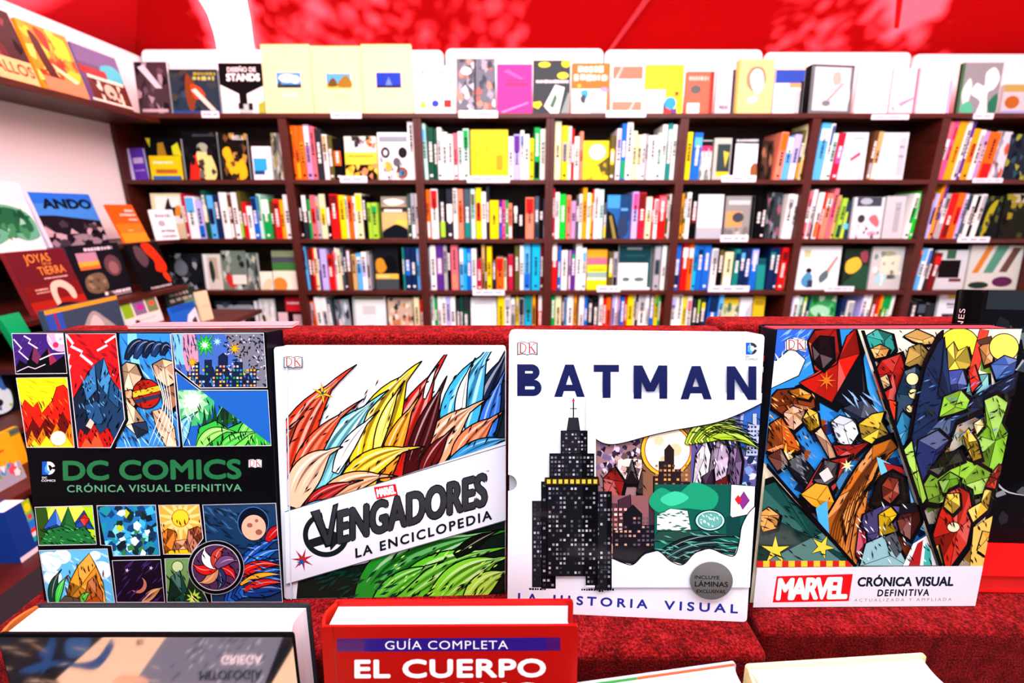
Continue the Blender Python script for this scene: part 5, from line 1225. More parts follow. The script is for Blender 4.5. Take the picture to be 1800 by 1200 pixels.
# ---- fourth shelf
cell('E', 1,
     F(374, 450, 530, '20262c', 'black and white photo book', ('r', .05, .1, .9, .4, '8c949c'), N('3c444c b0b8c0 0c1014', 16, .12), ('r', .92, 0, 1, 1, 'e0e4e8')),
     F(452, 479, 527, 'dde0dc', 'white book with dark gold mark', ('b', [(.1, .5), (.3, .3), (.4, .7), (.2, .9)], '4c3c18'), N('c0c4c0 f0f2f0', 8, .16)),
     F(482, 531, 523, '181014', 'black book with red and pink blocks', ('r', .35, 0, .9, .33, 'c01c28'), ('r', .05, .35, .4, .8, 'e0c0c4'), ('r', .6, .4, .95, .85, 'c8a8b0'), ('m', .42, .14, .85, .05, 'f0d0d0')))
cell('E', 2, 'mv:541:549:525:o:-6', 'o:550:556:530:gy:-6', 'w:558:568:522::-6', 'w:569:578:523:gy:-6', 'sl:580:586:526:mi:-7',
     F(590, 614, 528, '8c98a0', 'slanting grey photo book', N('c8d0d4 505c64 a04848 2c343a', 20, .2), lean=-6),
     F(618, 676, 523, 'e4e8e6', 'pale book with a grey arch', ('r', .05, 0, .95, .06, '8c8c60'), ('r', .3, .2, .7, .4, 'c8ccc8'), ('e', .5, .8, .3, .16, '7c9098'), ('e', .5, .8, .2, .1, 'c0ccd0'), ('r', 0, 0, .08, 1, 'b0b8b8')),
     F(680, 725, 525, 'c0a890', 'mosaic photo book', N('e8dcc8 302820 a05038 d8c8b0 6c6870 c87840', 40, .1)), 'cr:728:737:523', 're:739:747:527:dr')
cell('E', 3, 'w:754:763:518:mi', 'gr:764:768:523', 'w:770:776:521', 'w:777:784:521:gy', 'li:785:791:521:w', 'w:792:800:521', 'dk:803:808:527', 'dg:809:813:522:gy', 'dk:814:824:523:dg',
     F(827, 873, 524, 'eceef2', 'plain white book', ('r', .15, .1, .85, .16, 'd0d4dc'), ('r', 0, .5, 1, .55, 'dcdfe6')), 'ye:875:886:520', 'w:887:897:518:gy', 'gy:898:905:523:w', 'ye:907:911:521:gy', 'gy:912:921:523:dk', 'cy:923:934:520:te', 'am:936:941:515:dk', 're:946:959:512:w')
cell('E', 4, 'gr:969:975:512', 'cr:976:986:519', 'br:988:991:518', 'sb:992:996:523:br', 'w:997:1007:516:sb', 'am:1009:1013:516:br', 'w:1018:1026:519', 'bl:1027:1032:520', 'dk:1034:1041:526', 'bk:1043:1051:524:dk', 'w:1053:1059:517', 're:1060:1065:524', 'o:1066:1073:522:re', 'li:1076:1080:516:pu', 'w:1081:1084:518', 'mv:1085:1089:517:gy', 'bl:1091:1097:522:re', 're:1098:1101:516', 'ye:1103:1112:513', 'cr:1113:1116:513:gy', 'dk:1117:1121:517', 'w:1122:1134:510:gy', 'w:1135:1140:511', 'sl:1141:1149:514:bl', 'ye:1150:1156:512:gr', 'gr:1157:1160:513', 'dr:1162:1171:532:re')
cell('E', 5, 'w:1178:1188:516:li', 'w:1189:1199:515', 'ye:1200:1205:520', 'w:1207:1215:520:ro', 'dk:1218:1224:526', 'bk:1225:1230:524:lg', 'dk:1232:1239:524:ye', 'bl:1243:1259:516:na:3', 'sb:1261:1268:517:w:3',
     F(1270, 1301, 525, 'c0c89c', 'pale green book with yellow top', ('r', 0, 0, 1, .16, 'd8c028'), N('8c9c6c d8dcc0 4c6c48', 14, .16, (0, .2, 1, 1))),
     F(1303, 1325, 524, 'e8e8ec', 'white book with grey corner', ('p', [(.5, .3), (1, .1), (1, 1), (.4, 1)], 'b8bcc4')),
     F(1327, 1347, 522, 'd8b81c', 'yellow book with dark marks', ('e', .4, .6, .2, .08, '302808'), ('r', .1, .1, .9, .2, 'a88c10')))
cell('E', 6, 'li:1382:1390:520:w:3', 'w:1391:1400:519::3', 'mi:1402:1406:522:gr:3', 'dg:1407:1414:519:lg:3', 'na:1415:1420:521:lg:3',
     F(1423, 1473, 521, '2c9c50', 'green leafy book', ('b', [(.1, .3), (.4, .2), (.8, .3), (.7, .5), (.3, .45)], '9cd8b0'), N('0c6c34 58c878 c8ecd0', 16, .13)), 'na:1476:1484:526:sl:3', 'w:1487:1498:529:gy:3', 'li:1510:1519:516:w:4', 'w:1520:1526:517::4', 'dr:1528:1535:518:br:4', 're:1536:1541:518:am:4', 'am:1542:1546:519:dr:4', 'gr:1548:1553:517:lg:4', 'gr:1554:1560:517::4', 'w:1561:1566:519:sb:4')
cell('E', 7, 'dk:1600:1610:530', 'bk:1612:1626:528:sl', 'dk:1628:1640:534',
     F(1654, 1726, 500, 'dfe5ea', 'white booklet with a dark picture', ('r', .2, .0, .45, .14, 'c8b838'), ('r', .55, 0, .7, .12, '3c2820'), ('m', .2, .26, .8, .05, '40484c'), ('m', .22, .32, .8, .03, '40484c'), ('r', .12, .45, .98, 1, '1c2430'), ('r', .3, .5, .45, .9, '8c6c70'), ('r', .5, .5, .65, .9, '8c8040'), ('r', .7, .5, .85, .9, '1c5c54')),
     F(1730, 1800, 540, '2a2c30', 'dark book', N('4c5054 16181a', 8, .15)))

book_bay = lambda b: 'the %s bookcase' % BAYN[b - 1]
n_sp = 0
SPINES = []
for (row, bay), items in CELLS.items():
    zb = ROWZ[row] + .0003
    vm = {'B': 265, 'C': 380, 'D': 472, 'E': 548}[row]
    seq = []
    for it in items:
        if isinstance(it, str):
            q = it.split(':')
            seq.append((float(q[1]), it))
        else:
            seq.append((it[1], it))
    seq.sort(key=lambda s: s[0])
    prev = DX[bay - 1] + .022
    end = DX[bay] - .022
    for k, (_, it) in enumerate(seq):
        if isinstance(it, str):
            q = it.split(':') + ['', '']
            c1, x0, x1, top = q[0], float(q[1]), float(q[2]), float(q[3])
            c2, lean = q[4], q[5]
            xa = max(on_depth(x0 - .6, vm, YS).x, prev); xb = on_depth(x1 + .6, vm, YS).x
            if xb - xa < .004 or xa > end:
                continue
            h = min(on_depth(900, top, YS).z - zb, .285)
            th = min(xb, end) - xa
            ln = math.radians(float(lean)) * .55 if lean else 0.0
            name = 'book'
            size = 'slim ' if th < .021 else ('thick ' if th > .036 else '')
            label = '%s%s book, %s from left on the %s of %s' % (size, C[c1][1], ORD[k], ROWN[row], book_bay(bay))
            SPINES.append((th * min(h, .07 if row == 'E' else 1), (name, label, 'books shelved by their spines', (xa + min(xb, end)) / 2, zb, th - .0008, h, rb.uniform(.15, .19), C[c1][0], C[c2][0] if c2 else None, ln)))
            prev = xa + th
            n_sp += 1
        else:
            _, x0, x1, top, base, desc, art, kw = it
            xa = max(on_depth(x0, vm, YS).x, prev + .001); xb = min(on_depth(x1, vm, YS).x, end)
            h = min(on_depth(900, top, YS).z - zb, .285)
            w = xb - xa
            lean = math.radians(kw.get('lean', 0)) * .55
            Mw = Matrix.Translation(((xa + xb) / 2, YS + .012, zb)) @ Matrix.Rotation(-.07, 4, 'X') @ Matrix.Rotation(lean, 4, 'Y')
            face_book('%s, facing out on %s of %s bookcase' % (desc, ROWN[row], BAYN[bay - 1]), 'books facing out on the bookcase shelves', Mw, w - .001, h, rb.uniform(.012, .022), base, art)
            prev = xb

cut = sorted(s[0] for s in SPINES)[-300] if len(SPINES) > 300 else 0
rest = MB()
for area, args in SPINES:
    spine_book(*args, into=None if area >= cut else rest)
if rest.v:
    tag(rest.build('slim_books'), 'slimmest spines scattered among the shelved books', 'books', kind='stuff')

# ---- books standing along the top of the bookcases
def topbook(x0, x1, top, base, desc, art, t=.02, spine=None, yaw=0.0, lean=-.09, Y=2.625):
    bay = max(i for i in range(7) if DIV[i] <= (x0 + x1) / 2)
    pa, pb = on_depth(x0, 150, Y), on_depth(x1, 150, Y)
    zb = ROWZ['A'] + .0006
    h = (on_depth(900, top, Y).z - zb) * 1.02
    Mw = Matrix.Translation(((pa.x + pb.x) / 2, Y, zb)) @ Matrix.Rotation(yaw, 4, 'Z') @ Matrix.Rotation(lean, 4, 'X')
    return face_book('%s, standing atop the %s bookcase' % (desc, BAYN[bay]), 'books standing on top of the bookcases', Mw, pb.x - pa.x - .002, h, t, base, art, spine)

T = topbook
T(236, 294, 108, '3c2c34', 'dark plum photo book', [N('5c4854 2a1e26 9c8c98 1a1418', 22, .14), ('p', [(.1, .1), (.3, .05), (.8, .5), (.6, .5)], 'd0ccd4'), ('r', .1, .9, .9, .96, 'b8a8b0')])
T(296, 382, 121, '1c3444', 'dark teal photo book with an orange light beam', [N('24485c 122430 3c4030 2c3c3c', 20, .13), ('b', [(.35, .1), (.5, .3), (.62, .55), (.5, .7), (.4, 1), (.3, .6)], '7a3c1c'), ('b', [(.42, .35), (.6, .4), (.7, .6), (.5, .65)], 'e04818'), ('p', [(.42, .46), (.52, .42), (.96, .98), (.86, .99)], 'f8d8c8'), ('m', .5, .1, .96, .07, '9c9c20'), ('m', .48, .2, .92, .09, 'b8c060'), ('r', 0, .92, 1, 1, '20488c')])
T(384, 461, 110, '0c0e12', 'black and white exhibition stand book', [('t', 'DISEÑO DE', .2, .17, .86, .09, 'f0f0f0', .03), ('t', 'STANDS', .16, .35, .94, .15, 'f4f4f4', .06), ('p', [(0, .42), (.42, .6), (.42, .84), (.4, 1), (0, 1)], 'e4ece8'), ('p', [(.6, .6), (1, .44), (1, 1), (.6, 1)], 'dce4dc'), ('r', .4, .8, .7, 1, 'a8c0b8'), ('r', .38, .78, .5, .9, '14161a'), ('r', .62, .78, .72, .92, '1c1e20'), ('p', [(.85, .8), (1, .74), (1, 1), (.85, 1)], '9cac38')])
def cream(x0, x1, top, desc, pic, txt):
    b = 'eee2a4'
    art = [('r', 0, 0, 1, .012, 'e0c860'), ('e', .5, .11, .05, .025, 'e8d890'), ('m', .16, .26, .86, .02, 'e8e0b0'), ('r', .28, .4, .78, .62, pic[0])] + pic[1:] + [('m', .4, .71, .7, .03, txt), ('m', .38, .745, .68, .03, txt)]
    T(x0, x1, top, b, desc, art)
cream(461, 547, 76, 'cream book with a small cloudy sky picture', ['4c98d8', ('e', .5, .48, .18, .06, 'e8f0f8'), ('e', .66, .5, .1, .06, 'c8dcf0'), ('r', .28, .57, .78, .62, '1c3040'), ('p', [(.29, .6), (.34, .48), (.38, .6)], '3c3830')], 'c4bcd0')
cream(548, 635, 79, 'cream book with a small desert picture', ['54a4dc', ('r', .28, .54, .78, .62, 'd8b448'), ('b', [(.3, .58), (.42, .46), (.5, .58)], '5c4c20'), ('b', [(.5, .58), (.66, .43), (.78, .5), (.78, .6)], '8c7024')], 'd8b888')
cream(636, 724, 76, 'cream book with a small deep blue picture', ['1438b0', ('p', [(.46, .58), (.53, .46), (.6, .58)], '5c80d8'), ('r', .28, .58, .78, .62, '0c1c58')], 'e8bc98')
T(726, 800, 115, 'f4f6f8', 'white book with yellow triangle, blue circle and red square', [('t', 'BAUHAUS', .06, .19, .96, .1, '3c4650', .012), ('p', [(.12, .86), (.31, .86), (.215, .70)], 'e8d010'), ('e', .51, .78, .09, .075, '1838c8'), ('r', .72, .70, .9, .86, 'e01410')])
T(802, 871, 102, '5c6470', 'grey and red mottled book', [N('8c94a0 2c3440 d88870 a85c50 c8ccd4 3c4854', 60, .1), ('e', .25, .22, .14, .07, 'e0e4e8'), ('r', .45, 0, .5, 1, '1c242c')])
T(873, 936, 112, 'd81c84', 'magenta book in plastic wrap', [('m', .25, .4, .85, .06, '8c0c48'), ('p', [(.1, .95), (.9, .75), (.9, .78), (.2, .97)], 'f07cb8'), ('p', [(.3, .1), (.8, .3), (.7, .32), (.2, .15)], 'e84ca0'), ('r', .3, .3, .8, .33, 'b01068')])
T(937, 1003, 105, '22282c', 'charcoal book with yellow circles', [('e', .3, .08, .16, .05, 'd8dc20'), ('e', .88, .06, .12, .07, 'f0e010'), ('e', .8, .28, .15, .06, 'e0e028'), ('p', [(0, .78), (.2, .76), (.24, .82), (.14, .9), (0, .86)], 'f0e010'), ('m', .08, .39, .96, .06, 'd8dce0'), ('p', [(.3, .85), (.6, .45), (.85, .5), (.7, 1), (.5, 1)], 'e4ece8'), ('p', [(.45, .85), (.6, .6), (.66, .7), (.55, .9)], '3c6450'), ('p', [(.75, 1), (.95, .6), (1, .6), (1, 1)], '788c84')])
T(1005, 1073, 110, 'f06408', 'orange and white book', [('m', .16, .12, .82, .13, 'f8e0c8'), ('m', .06, .28, .94, .13, 'f8e8d8'), ('r', 0, .5, .92, 1, 'ece8ea'), ('b', [(.24, .55), (.4, .52), (.44, .62), (.36, .72), (.28, .66)], '2898d0'), ('b', [(.24, .66), (.36, .62), (.36, .78), (.26, .76)], '2c343c'), ('e', .86, .52, .1, .05, 'b088d0'), ('e', .2, .44, .05, .04, 'f0a818'), ('p', [(.5, 1), (.6, .75), (.9, .8), (.9, 1)], 'a8b4b8'), ('p', [(.54, .6), (.62, .56), (.64, .66)], '48b040')])
T(1075, 1133, 114, 'f6f4f4', 'white book with salmon bands', [('r', .04, .02, .96, .28, 'ec6c54'), ('r', .04, .74, .96, .98, 'ec7860'), ('p', [(.1, .28), (.3, .02), (.36, .02), (.2, .28)], 'f4a898'), ('p', [(.5, .98), (.7, .74), (.76, .74), (.6, .98)], 'f4b0a0')])
T(1135, 1203, 113, 'f2ec08', 'yellow book with white and blue picture', [('m', .26, .2, .9, .05, 'a09a10'), ('m', .4, .3, .8, .04, 'a8a010'), ('r', 0, .5, .54, 1, 'e4e8ea'), ('b', [(.1, .8), (.3, .6), (.5, .7), (.4, .85)], 'a8b4bc'), ('r', .5, .76, .72, 1, '14141c'), ('e', .68, .78, .16, .13, '2090d8'), ('p', [(.5, 1), (.56, .86), (.7, .92), (.7, 1)], 'd82818'), ('p', [(.7, 1), (.72, .9), (.86, .88), (.86, 1)], '5c2c80'), ('r', .74, .52, .98, .66, 'e0a810'), ('e', .84, .58, .04, .04, '3c3010')])
T(1207, 1257, 125, 'ec5c40', 'red orange book with a dark dot', [('m', .1, .16, .8, .1, 'f4b0a0'), ('e', .36, .42, .2, .11, '4c5450'), ('r', .08, .74, .52, .98, 'f6ece8'), ('r', .86, 0, 1, 1, '8c1c10')])
T(1261, 1294, 121, 'd4ced2', 'pale grey book with darker edge', [('r', .1, .1, .6, .5, 'eceaee'), ('b', [(.3, .5), (.6, .4), (.7, .9), (.3, .9)], 'b8b4bc'), ('m', .2, .85, .7, .08, '60606c'), ('r', .84, 0, 1, 1, '202028')])
T(1297, 1361, 103, 'e4cc80', 'tan book with a white oval', [('b', [(.25, .3), (.4, .14), (.7, .16), (.8, .4), (.6, .62), (.3, .5)], '8c8068'), ('b', [(.36, .3), (.5, .18), (.68, .24), (.74, .5), (.58, .64), (.42, .5)], 'f4f2ea'), ('b', [(.3, .74), (.5, .66), (.62, .74), (.44, .8)], 'f0e8d0'), ('r', 0, 0, .06, 1, 'c8a848')], t=.03)
T(1364, 1416, 117, 'e0ecee', 'blue and white book', [('r', 0, 0, 1, .06, 'd8c8a8'), ('r', 0, .06, 1, .34, '2848a4'), ('r', .5, .34, 1, .44, 'd09868'), ('r', .1, .5, .7, .9, 'f0f8f8'), ('r', .72, .5, 1, 1, 'a8b4b8'), ('r', .9, .3, 1, 1, '101820')])
T(1424, 1507, 113, '5c6c70', 'slate framed book with pale picture', [('r', .08, .05, .92, .93, 'c4ccd4'), ('b', [(.2, .3), (.4, .1), (.55, .3), (.5, .7), (.25, .6)], 'f2f2f4'), ('b', [(.5, .2), (.66, .15), (.7, .35), (.55, .4)], 'd8a8a0'), ('b', [(.55, .8), (.7, .5), (.9, .4), (.9, .8)], 'eef0f2'), ('p', [(.4, .7), (.75, .35), (.78, .38), (.45, .74)], 'b89890'), ('e', .4, .78, .1, .06, '687880'), ('r', 0, 0, 1, .03, '16282c')], t=.05, spine='0a0c0e', yaw=.12)
T(1510, 1568, 112, 'f6f6f8', 'plain white book beside the slate framed book', [('m', .2, .5, .8, .03, 'eeeef0')])
T(1571, 1617, 119, 'ecd8e4', 'pale pink book', [('p', [(.1, .85), (.5, .72), (.9, .62), (.92, .66), (.5, .8), (.15, .92)], 'd88ca4'), ('e', .3, .84, .12, .06, 'f6ecf2'), ('r', .92, 0, 1, 1, 'b04c78')], Y=2.635)
T(1621, 1678, 114, 'f4f4f8', 'white book with lilac edge', [('r', .9, .3, 1, 1, 'c8a8d0'), ('m', .6, .7, .8, .02, 'e4e4ea')])
T(1692, 1763, 109, '7c8c90', 'grey green book with white blossom', [('r', 0, 0, .05, 1, '146c2c'), ('b', [(.05, .6), (.2, .3), (.3, .5), (.2, .9)], 'b4dcd0'), ('b', [(.3, .6), (.4, .4), (.6, .45), (.6, .2), (.8, .1), (.95, .3), (.85, .5), (.7, .6), (.75, 1), (.5, 1), (.55, .75)], 'f6f8f8'), ('b', [(.05, .9), (.25, .75), (.4, .9), (.3, 1)], '4cb48c'), ('b', [(.75, .8), (.95, .6), (1, .9), (.85, 1)], '1c6c50')], spine='0c3c1c')
T(1770, 1830, 148, 'b8bcc0', 'grey book with brown centre', [('e', .3, .6, .22, .22, '9c5c1c'), ('r', 0, 0, 1, .25, 'a09850'), ('r', 0, .88, 1, 1, '8ca0d0')])

# ---- label strips hung on the shelf edges
LAB = [(355, 384, 195, 207, 'A'), (582, 635, 197, 208, 'A'), (806, 875, 194, 207, 'A'), (1065, 1136, 194, 206, 'A'), (1531, 1599, 201, 210, 'A'), (1710, 1748, 199, 209, 'A'),
       (598, 645, 309, 321, 'B'), (821, 896, 309, 321, 'B'), (1268, 1330, 308, 320, 'B'), (1709, 1764, 313, 321, 'B'),
       (1266, 1316, 413, 425, 'C'), (1682, 1741, 416, 426, 'C'), (831, 887, 509, 519, 'D'), (1049, 1091, 502, 513, 'D'), (1244, 1318, 502, 513, 'D'), (1449, 1502, 503, 512, 'D')]
for x0, x1, v0, v1, row in LAB:
    Yl = YB - .0058
    a, b = on_depth(x0, v1, Yl), on_depth(x1, v0, Yl)
    w, hh = b.x - a.x, max(.02, b.z - a.z)
    m = MB()
    m.prism(rounded(-w / 2, -hh / 2, w / 2, hh / 2, .003), 'y', 0, .0014, mat('e6ebf4', .4))
    pr = Print(m, lambda u, v: ((u - .5) * w, (.5 - v) * hh), .4, unit=.01)
    pr.dashes(.1, .5, .9, .3, '8890a8', int(x0))
    o = m.build('shelf_label', fixn=False)
    o.location = ((a.x + b.x) / 2, Yl, (a.z + b.z) / 2)
    bay = max(i for i in range(7) if DIV[i] <= (x0 + x1) / 2)
    edge = {'A': 'upper edge', 'B': 'top shelf edge', 'C': 'second shelf edge', 'D': 'third shelf edge'}[row]
    tag(o, 'white label strip stuck on the %s of the %s bookcase' % (edge, BAYN[bay]), 'label', 'white label strips on the shelf edges')

# ------------------------------------------------------------------ rack and shelf along the side wall
WX = -2.045
r = empty('wall_shelf', (WX, 1.8, ZC + .447)); tag(r, 'dark wooden shelf along the white side wall', 'shelf')
m = MB(); m.box(.002, .27, -1.2, .79, -.024, 0, WOOD); m.build('board', r, bevel=.002)

rk = empty('display_rack', (WX, 1.75, 0)); tag(rk, 'dark wooden stepped display rack against the white side wall', 'display rack')
BO = [(-.145, -1.765, 1.3, 2.56), (-.343, -1.56, 1.3, 2.26), (-.47, -1.24, 1.38, 2.3), (-.62, -1.46, 1.0, 1.9), (-.72, -1.30, .85, 1.9), (-.85, -1.17, .75, 1.9)]
for z, xe, y0, y1 in BO:
    m = MB(); m.box(.01, xe - WX, y0 - 1.75, y1 - 1.75, ZC + z - .02, ZC + z - .0005, WOOD); m.build('board', rk, bevel=.0015)
m = MB(); m.box(.004, .009, -1.0, .83, .02, ZC - .14, WOOD_D); m.build('back_panel', rk)
for y in (.1, -1.02):
    m = MB(); m.prism([(.01, 0), (.84, 0), (.8, ZC - .88), (.3, ZC - .17), (.01, ZC - .17)], 'y', y + .052, y + .07, WOOD_D); m.build('side_panel', rk)

def rackbook(p, w, h, t, base, label, art, spine=None, name='display_book', grp='books facing out on the side rack'):
    return face_book(label, grp, pose(p), w, h, t, base, art, spine, name)
H2 = math.pi / 2
rackbook((-1.7821, 1.9055, .45, H2, -.2417, 0), .1495, .2527, .02, '3c0a10', 'dark maroon book with a cream title band, standing on the side wall shelf', [N('5c1420 24060a 7c2c38', 14, .13), ('r', 0, .68, 1, 1, 'f0c080'), ('t', 'CABALLOS', -.6, .9, .96, .16, '8c3818', .03)], grp='books on the side wall shelf')
rackbook((-1.7794, 2.0905, .45, H2, -.2083, 0), .205, .2392, .015, 'f08c18', 'fiery orange and yellow photo book on the side wall shelf', [N('f8c828 d84810 f0a020 b83008 fce060', 40, .13), ('b', [(.15, .15), (.3, .2), (.4, .6), (.5, .9), (.35, .95), (.2, .6)], '4c140c'), ('b', [(.3, .05), (.5, .1), (.5, .35), (.38, .3)], 'c83010'), ('b', [(.6, .1), (.9, .1), (.9, .4), (.7, .35)], 'f8d420'), ('r', .1, .78, 1, 1, 'e88860'), ('p', [(.4, .55), (.9, .75), (.8, .8), (.45, .65)], 'fce8b0')], grp='books on the side wall shelf')
rackbook((-1.7812, 2.3192, .45, H2, -.1919, 0), .2324, .2256, .015, '5c4070', 'building photo book with purple and teal sky, on the side wall shelf', [('r', 0, .0, 1, .3, '6c5488'), ('b', [(.5, .3), (.8, .2), (1, .3), (1, .5), (.6, .5)], '48b8c8'), ('r', 0, .36, .6, .5, '9c1c1c'), ('p', [(.1, .5), (1, .52), (1, 1), (.1, 1)], '5c2418'), ('r', .12, .5, .95, .56, 'f0e0cc'), ('r', .3, .58, .36, .95, 'ecdccc'), ('r', .75, .58, .82, .95, 'ecdccc'), ('e', .55, .74, .14, .14, 'c8bca8'), N('6c3c2c e8dccc 3c1810', 12, .07, (.2, .55, 1, .95)), ('r', .05, .93, 1, .97, 'f4ead8')], spine='3c6c90', grp='books on the side wall shelf')
rackbook((-1.8164, 1.7836, -.145, H2, -.1654, 0), .1791, .2491, .012, 'f0f0f4', 'white book with green watercolour tree, on the side rack', [('r', 0, 0, 1, .3, 'e6e2ec'), ('b', [(0, .45), (.3, .32), (.7, .36), (.95, .5), (1, .78), (.7, .86), (.4, .8), (0, .88)], '5cb090'), ('b', [(.05, .5), (.4, .36), (.8, .45), (.9, .7), (.6, .74), (.3, .7)], '1c6440'), N('0c4830 3c8c5c 8cd0b4 145c38', 22, .1, (.05, .4, .9, .8))])
rackbook((-1.8647, 2.0839, -.145, H2, -.2212, 0), .2997, .2215, .018, '3c8ce4', 'blue book titled in black capitals above dark rocks, on the side rack', [('r', 0, 0, 1, .2, '2470dc'), ('t', 'ANDO', .18, .3, .96, .19, '0c1420', .06), ('p', [(0, .42), (.3, .42), (1, .54), (1, 1), (0, 1)], '1a1620'), N('3c3440 8c8490 0c0a10 b8a8b0 28222c', 26, .1, (.05, .58, 1, 1)), ('r', 0, .0, .06, 1, 'dce6f0')], spine='e8eef4')
rackbook((-1.7854, 2.3, -.145, H2, -.3126, 0), .155, .18, .01, 'f45c14', 'orange book with pale title lines, on the side rack', [('r', 0, .5, 1, .75, 'f47c18'), ('r', 0, .75, 1, 1, 'f49c20'), ('m', .6, .16, .95, .07, 'f8d8d0'), ('m', .35, .27, .95, .07, 'f8d8d0'), ('m', .6, .4, .95, .06, 'f8d8d0'), ('m', .35, .68, .55, .04, 'f8c080')])
rackbook((-1.76, 2.47, -.145, H2 - .5, -.15, 0), .11, .15, .008, 'eef0f2', 'small white booklet with grey type beside the orange book', [('m', .2, .2, .9, .12, '8c9098'), ('e', .4, .45, .15, .1, 'a0a4ac'), ('m', .3, .7, .9, .1, '60646c'), ('m', .3, .88, .9, .1, '60646c')])
rackbook((-1.6045, 1.6619, -.343, H2, -.2229, 0), .2077, .2159, .02, '5c1420', 'maroon book with golden title and a curved tusk shape, on the side rack', [('r', 0, .55, 1, .8, '6c1418'), ('r', 0, .8, 1, 1, '9c2014'), ('t', 'JOYAS', .24, .19, .68, .13, 'e8983c', .0), ('t', 'DE LA', .5, .245, .66, .04, 'e8983c', .0), ('t', 'TIERRA', .38, .40, .86, .13, 'e8983c', .0), ('m', .42, .46, .85, .025, 'd8c0b8'), ('m', .18, .62, .4, .03, 'd8b8a8'), ('m', .18, .67, .42, .02, 'd8b8a8'), ('b', [(.44, .98), (.42, .7), (.5, .54), (.7, .52), (.84, .66), (.84, .82), (.76, .84), (.7, .68), (.58, .62), (.52, .72), (.5, .98)], 'ecc8b0'), ('b', [(.36, 1), (.5, .88), (.8, .92), (.9, 1)], '1c1418')], spine='7c2028')
rackbook((-1.6371, 1.9092, -.343, H2, -.1284, 0), .2409, .2164, .015, '14161e', 'black book with four dusk landscape photos, on the side rack', [('m', .3, .09, .85, .06, 'd8dce8'), ('r', .12, .14, .5, .3, 'b08ca0'), ('r', .12, .3, .5, .38, 'f0b038'), ('r', .12, .38, .5, .44, 'd87038'), ('e', .75, .42, .17, .2, '5c4048'), ('e', .75, .46, .1, .12, '8c6468'), ('b', [(.14, .6), (.3, .52), (.5, .55), (.52, .8), (.3, .88), (.12, .8)], '6c6048'), N('8c8060 48402c', 8, .06, (.15, .56, .5, .84)), ('m', .4, .91, .96, .06, 'e4e8ec'), ('m', .56, .965, .96, .025, 'b8bcc0')], spine='1c2c3c')
rackbook((-1.5961, 2.135, -.343, H2, -.2255, 0), .185, .2086, .012, '0e1014', 'black book with a red molten shape, on the side rack', [('b', [(.2, .05), (.4, .1), (.5, .35), (.3, .5), (.15, .3)], '504048'), ('b', [(.45, .02), (.7, .02), (.9, .3), (.98, .55), (.85, .66), (.6, .6), (.65, .4), (.5, .2)], 'e83010'), ('b', [(.75, .7), (.9, .68), (.95, .86), (.85, .88)], 'e84018'), ('m', .2, .95, .9, .05, 'b8bcc0')])
rackbook((-1.429, 1.561, -.47, H2, -.06, 0), .278, .173, .02, '34485c', 'slate blue photo book with a grey rock and orange edge, on the side rack', [('r', 0, 0, 1, .08, 'e8a420'), ('r', 0, .08, .2, 1, '2c50b0'), ('r', .1, .08, .13, 1, '8c2440'), ('b', [(.3, .8), (.45, .4), (.6, .2), (.75, .4), (.9, .7), (.9, 1), (.3, 1)], '9ca09c'), ('b', [(.5, .5), (.6, .28), (.7, .5), (.6, .7)], 'c4c8c4')])
rackbook((-1.551, 1.956, -.47, H2, -.1637, 0), .198, .122, .01, 'e8ece8', 'white, lime and violet flower booklet, on the side rack', [('r', 0, .05, .26, .62, '84c020'), ('r', .3, .05, .62, .6, '7c7094'), ('e', .48, .34, .1, .12, 'b030a0'), ('r', .66, .05, .96, .6, '6c8c54'), ('e', .82, .3, .08, .1, 'd86040'), ('m', .3, .78, .8, .04, 'b0b4b0')])
rackbook((-1.6, 2.29, -.47, H2, -.28, 0), .222, .103, .01, '1c3028', 'dark green low booklet with pale title, on the side rack', [('m', .15, .2, .75, .13, '9cb0a4'), ('m', .1, .45, .9, .16, 'a8bcb0'), ('b', [(.5, .6), (.8, .5), (.9, .9), (.6, .9)], '5c8c6c')])
rackbook((-1.28, 1.826, -.47, H2, -.145, 0), .14, .116, .01, '1c64c8', 'blue sky photo booklet with a white peak, on the side rack', [('p', [(.3, 1), (.6, .4), (1, .2), (1, 1)], 'dce8f0'), ('p', [(.7, .6), (.9, .5), (.9, 1), (.7, 1)], '3c4048'), ('r', 0, .0, 1, .2, '1450b4')])
rackbook((-1.35, 2.05, -.47, H2 - .2, -.1, 0), .06, .13, .012, 'd8d0a8', 'small cream booklet at the far end of the side rack', [('m', .3, .5, .8, .05, 'b8b08c')])
rackbook((-1.50, 1.425, -.47, H2, -.3, 0), .06, .17, .02, '10a060', 'green and teal book at the near end of the side rack', [('r', 0, .75, .4, 1, '20b0c0'), ('m', .3, .5, .8, .05, 'd8c040'), ('e', .6, .8, .12, .06, 'a8dcc0')], spine='0a8c50')
rackbook((-1.5933, 1.3647, -.62, H2, -.05, 0), .10, .145, .012, '10141a', 'black book with white and blue patches, low on the side rack', [('r', 0, 0, .8, .4, '3c68b0'), ('b', [(.1, .5), (.5, .4), (.9, .5), (.8, .9), (.3, .9)], 'd8e4e8'), ('e', .5, .7, .12, .08, '1c2024'), N('98c048 3060a8', 6, .08)])
rackbook((-1.3594, 1.1286, -.72, H2, -.0947, 0), .09, .1416, .012, 'f0a81c', 'orange picture book with mixed coloured foot, low on the side rack', [('r', 0, .62, 1, 1, '98a0b0'), N('d85060 3c90c0 e8e8e8 70a040', 14, .12, (0, .6, 1, 1)), ('m', .2, .3, .7, .06, 'c83c1c')])
rackbook((-1.44, 1.2366, -.72, H2, -.02, 0), .05, .115, .01, 'e8b018', 'yellow booklet behind the orange picture book, low on the side rack', [('r', 0, 0, 1, .2, '688c30'), ('r', .5, .05, 1, .15, '505860')])
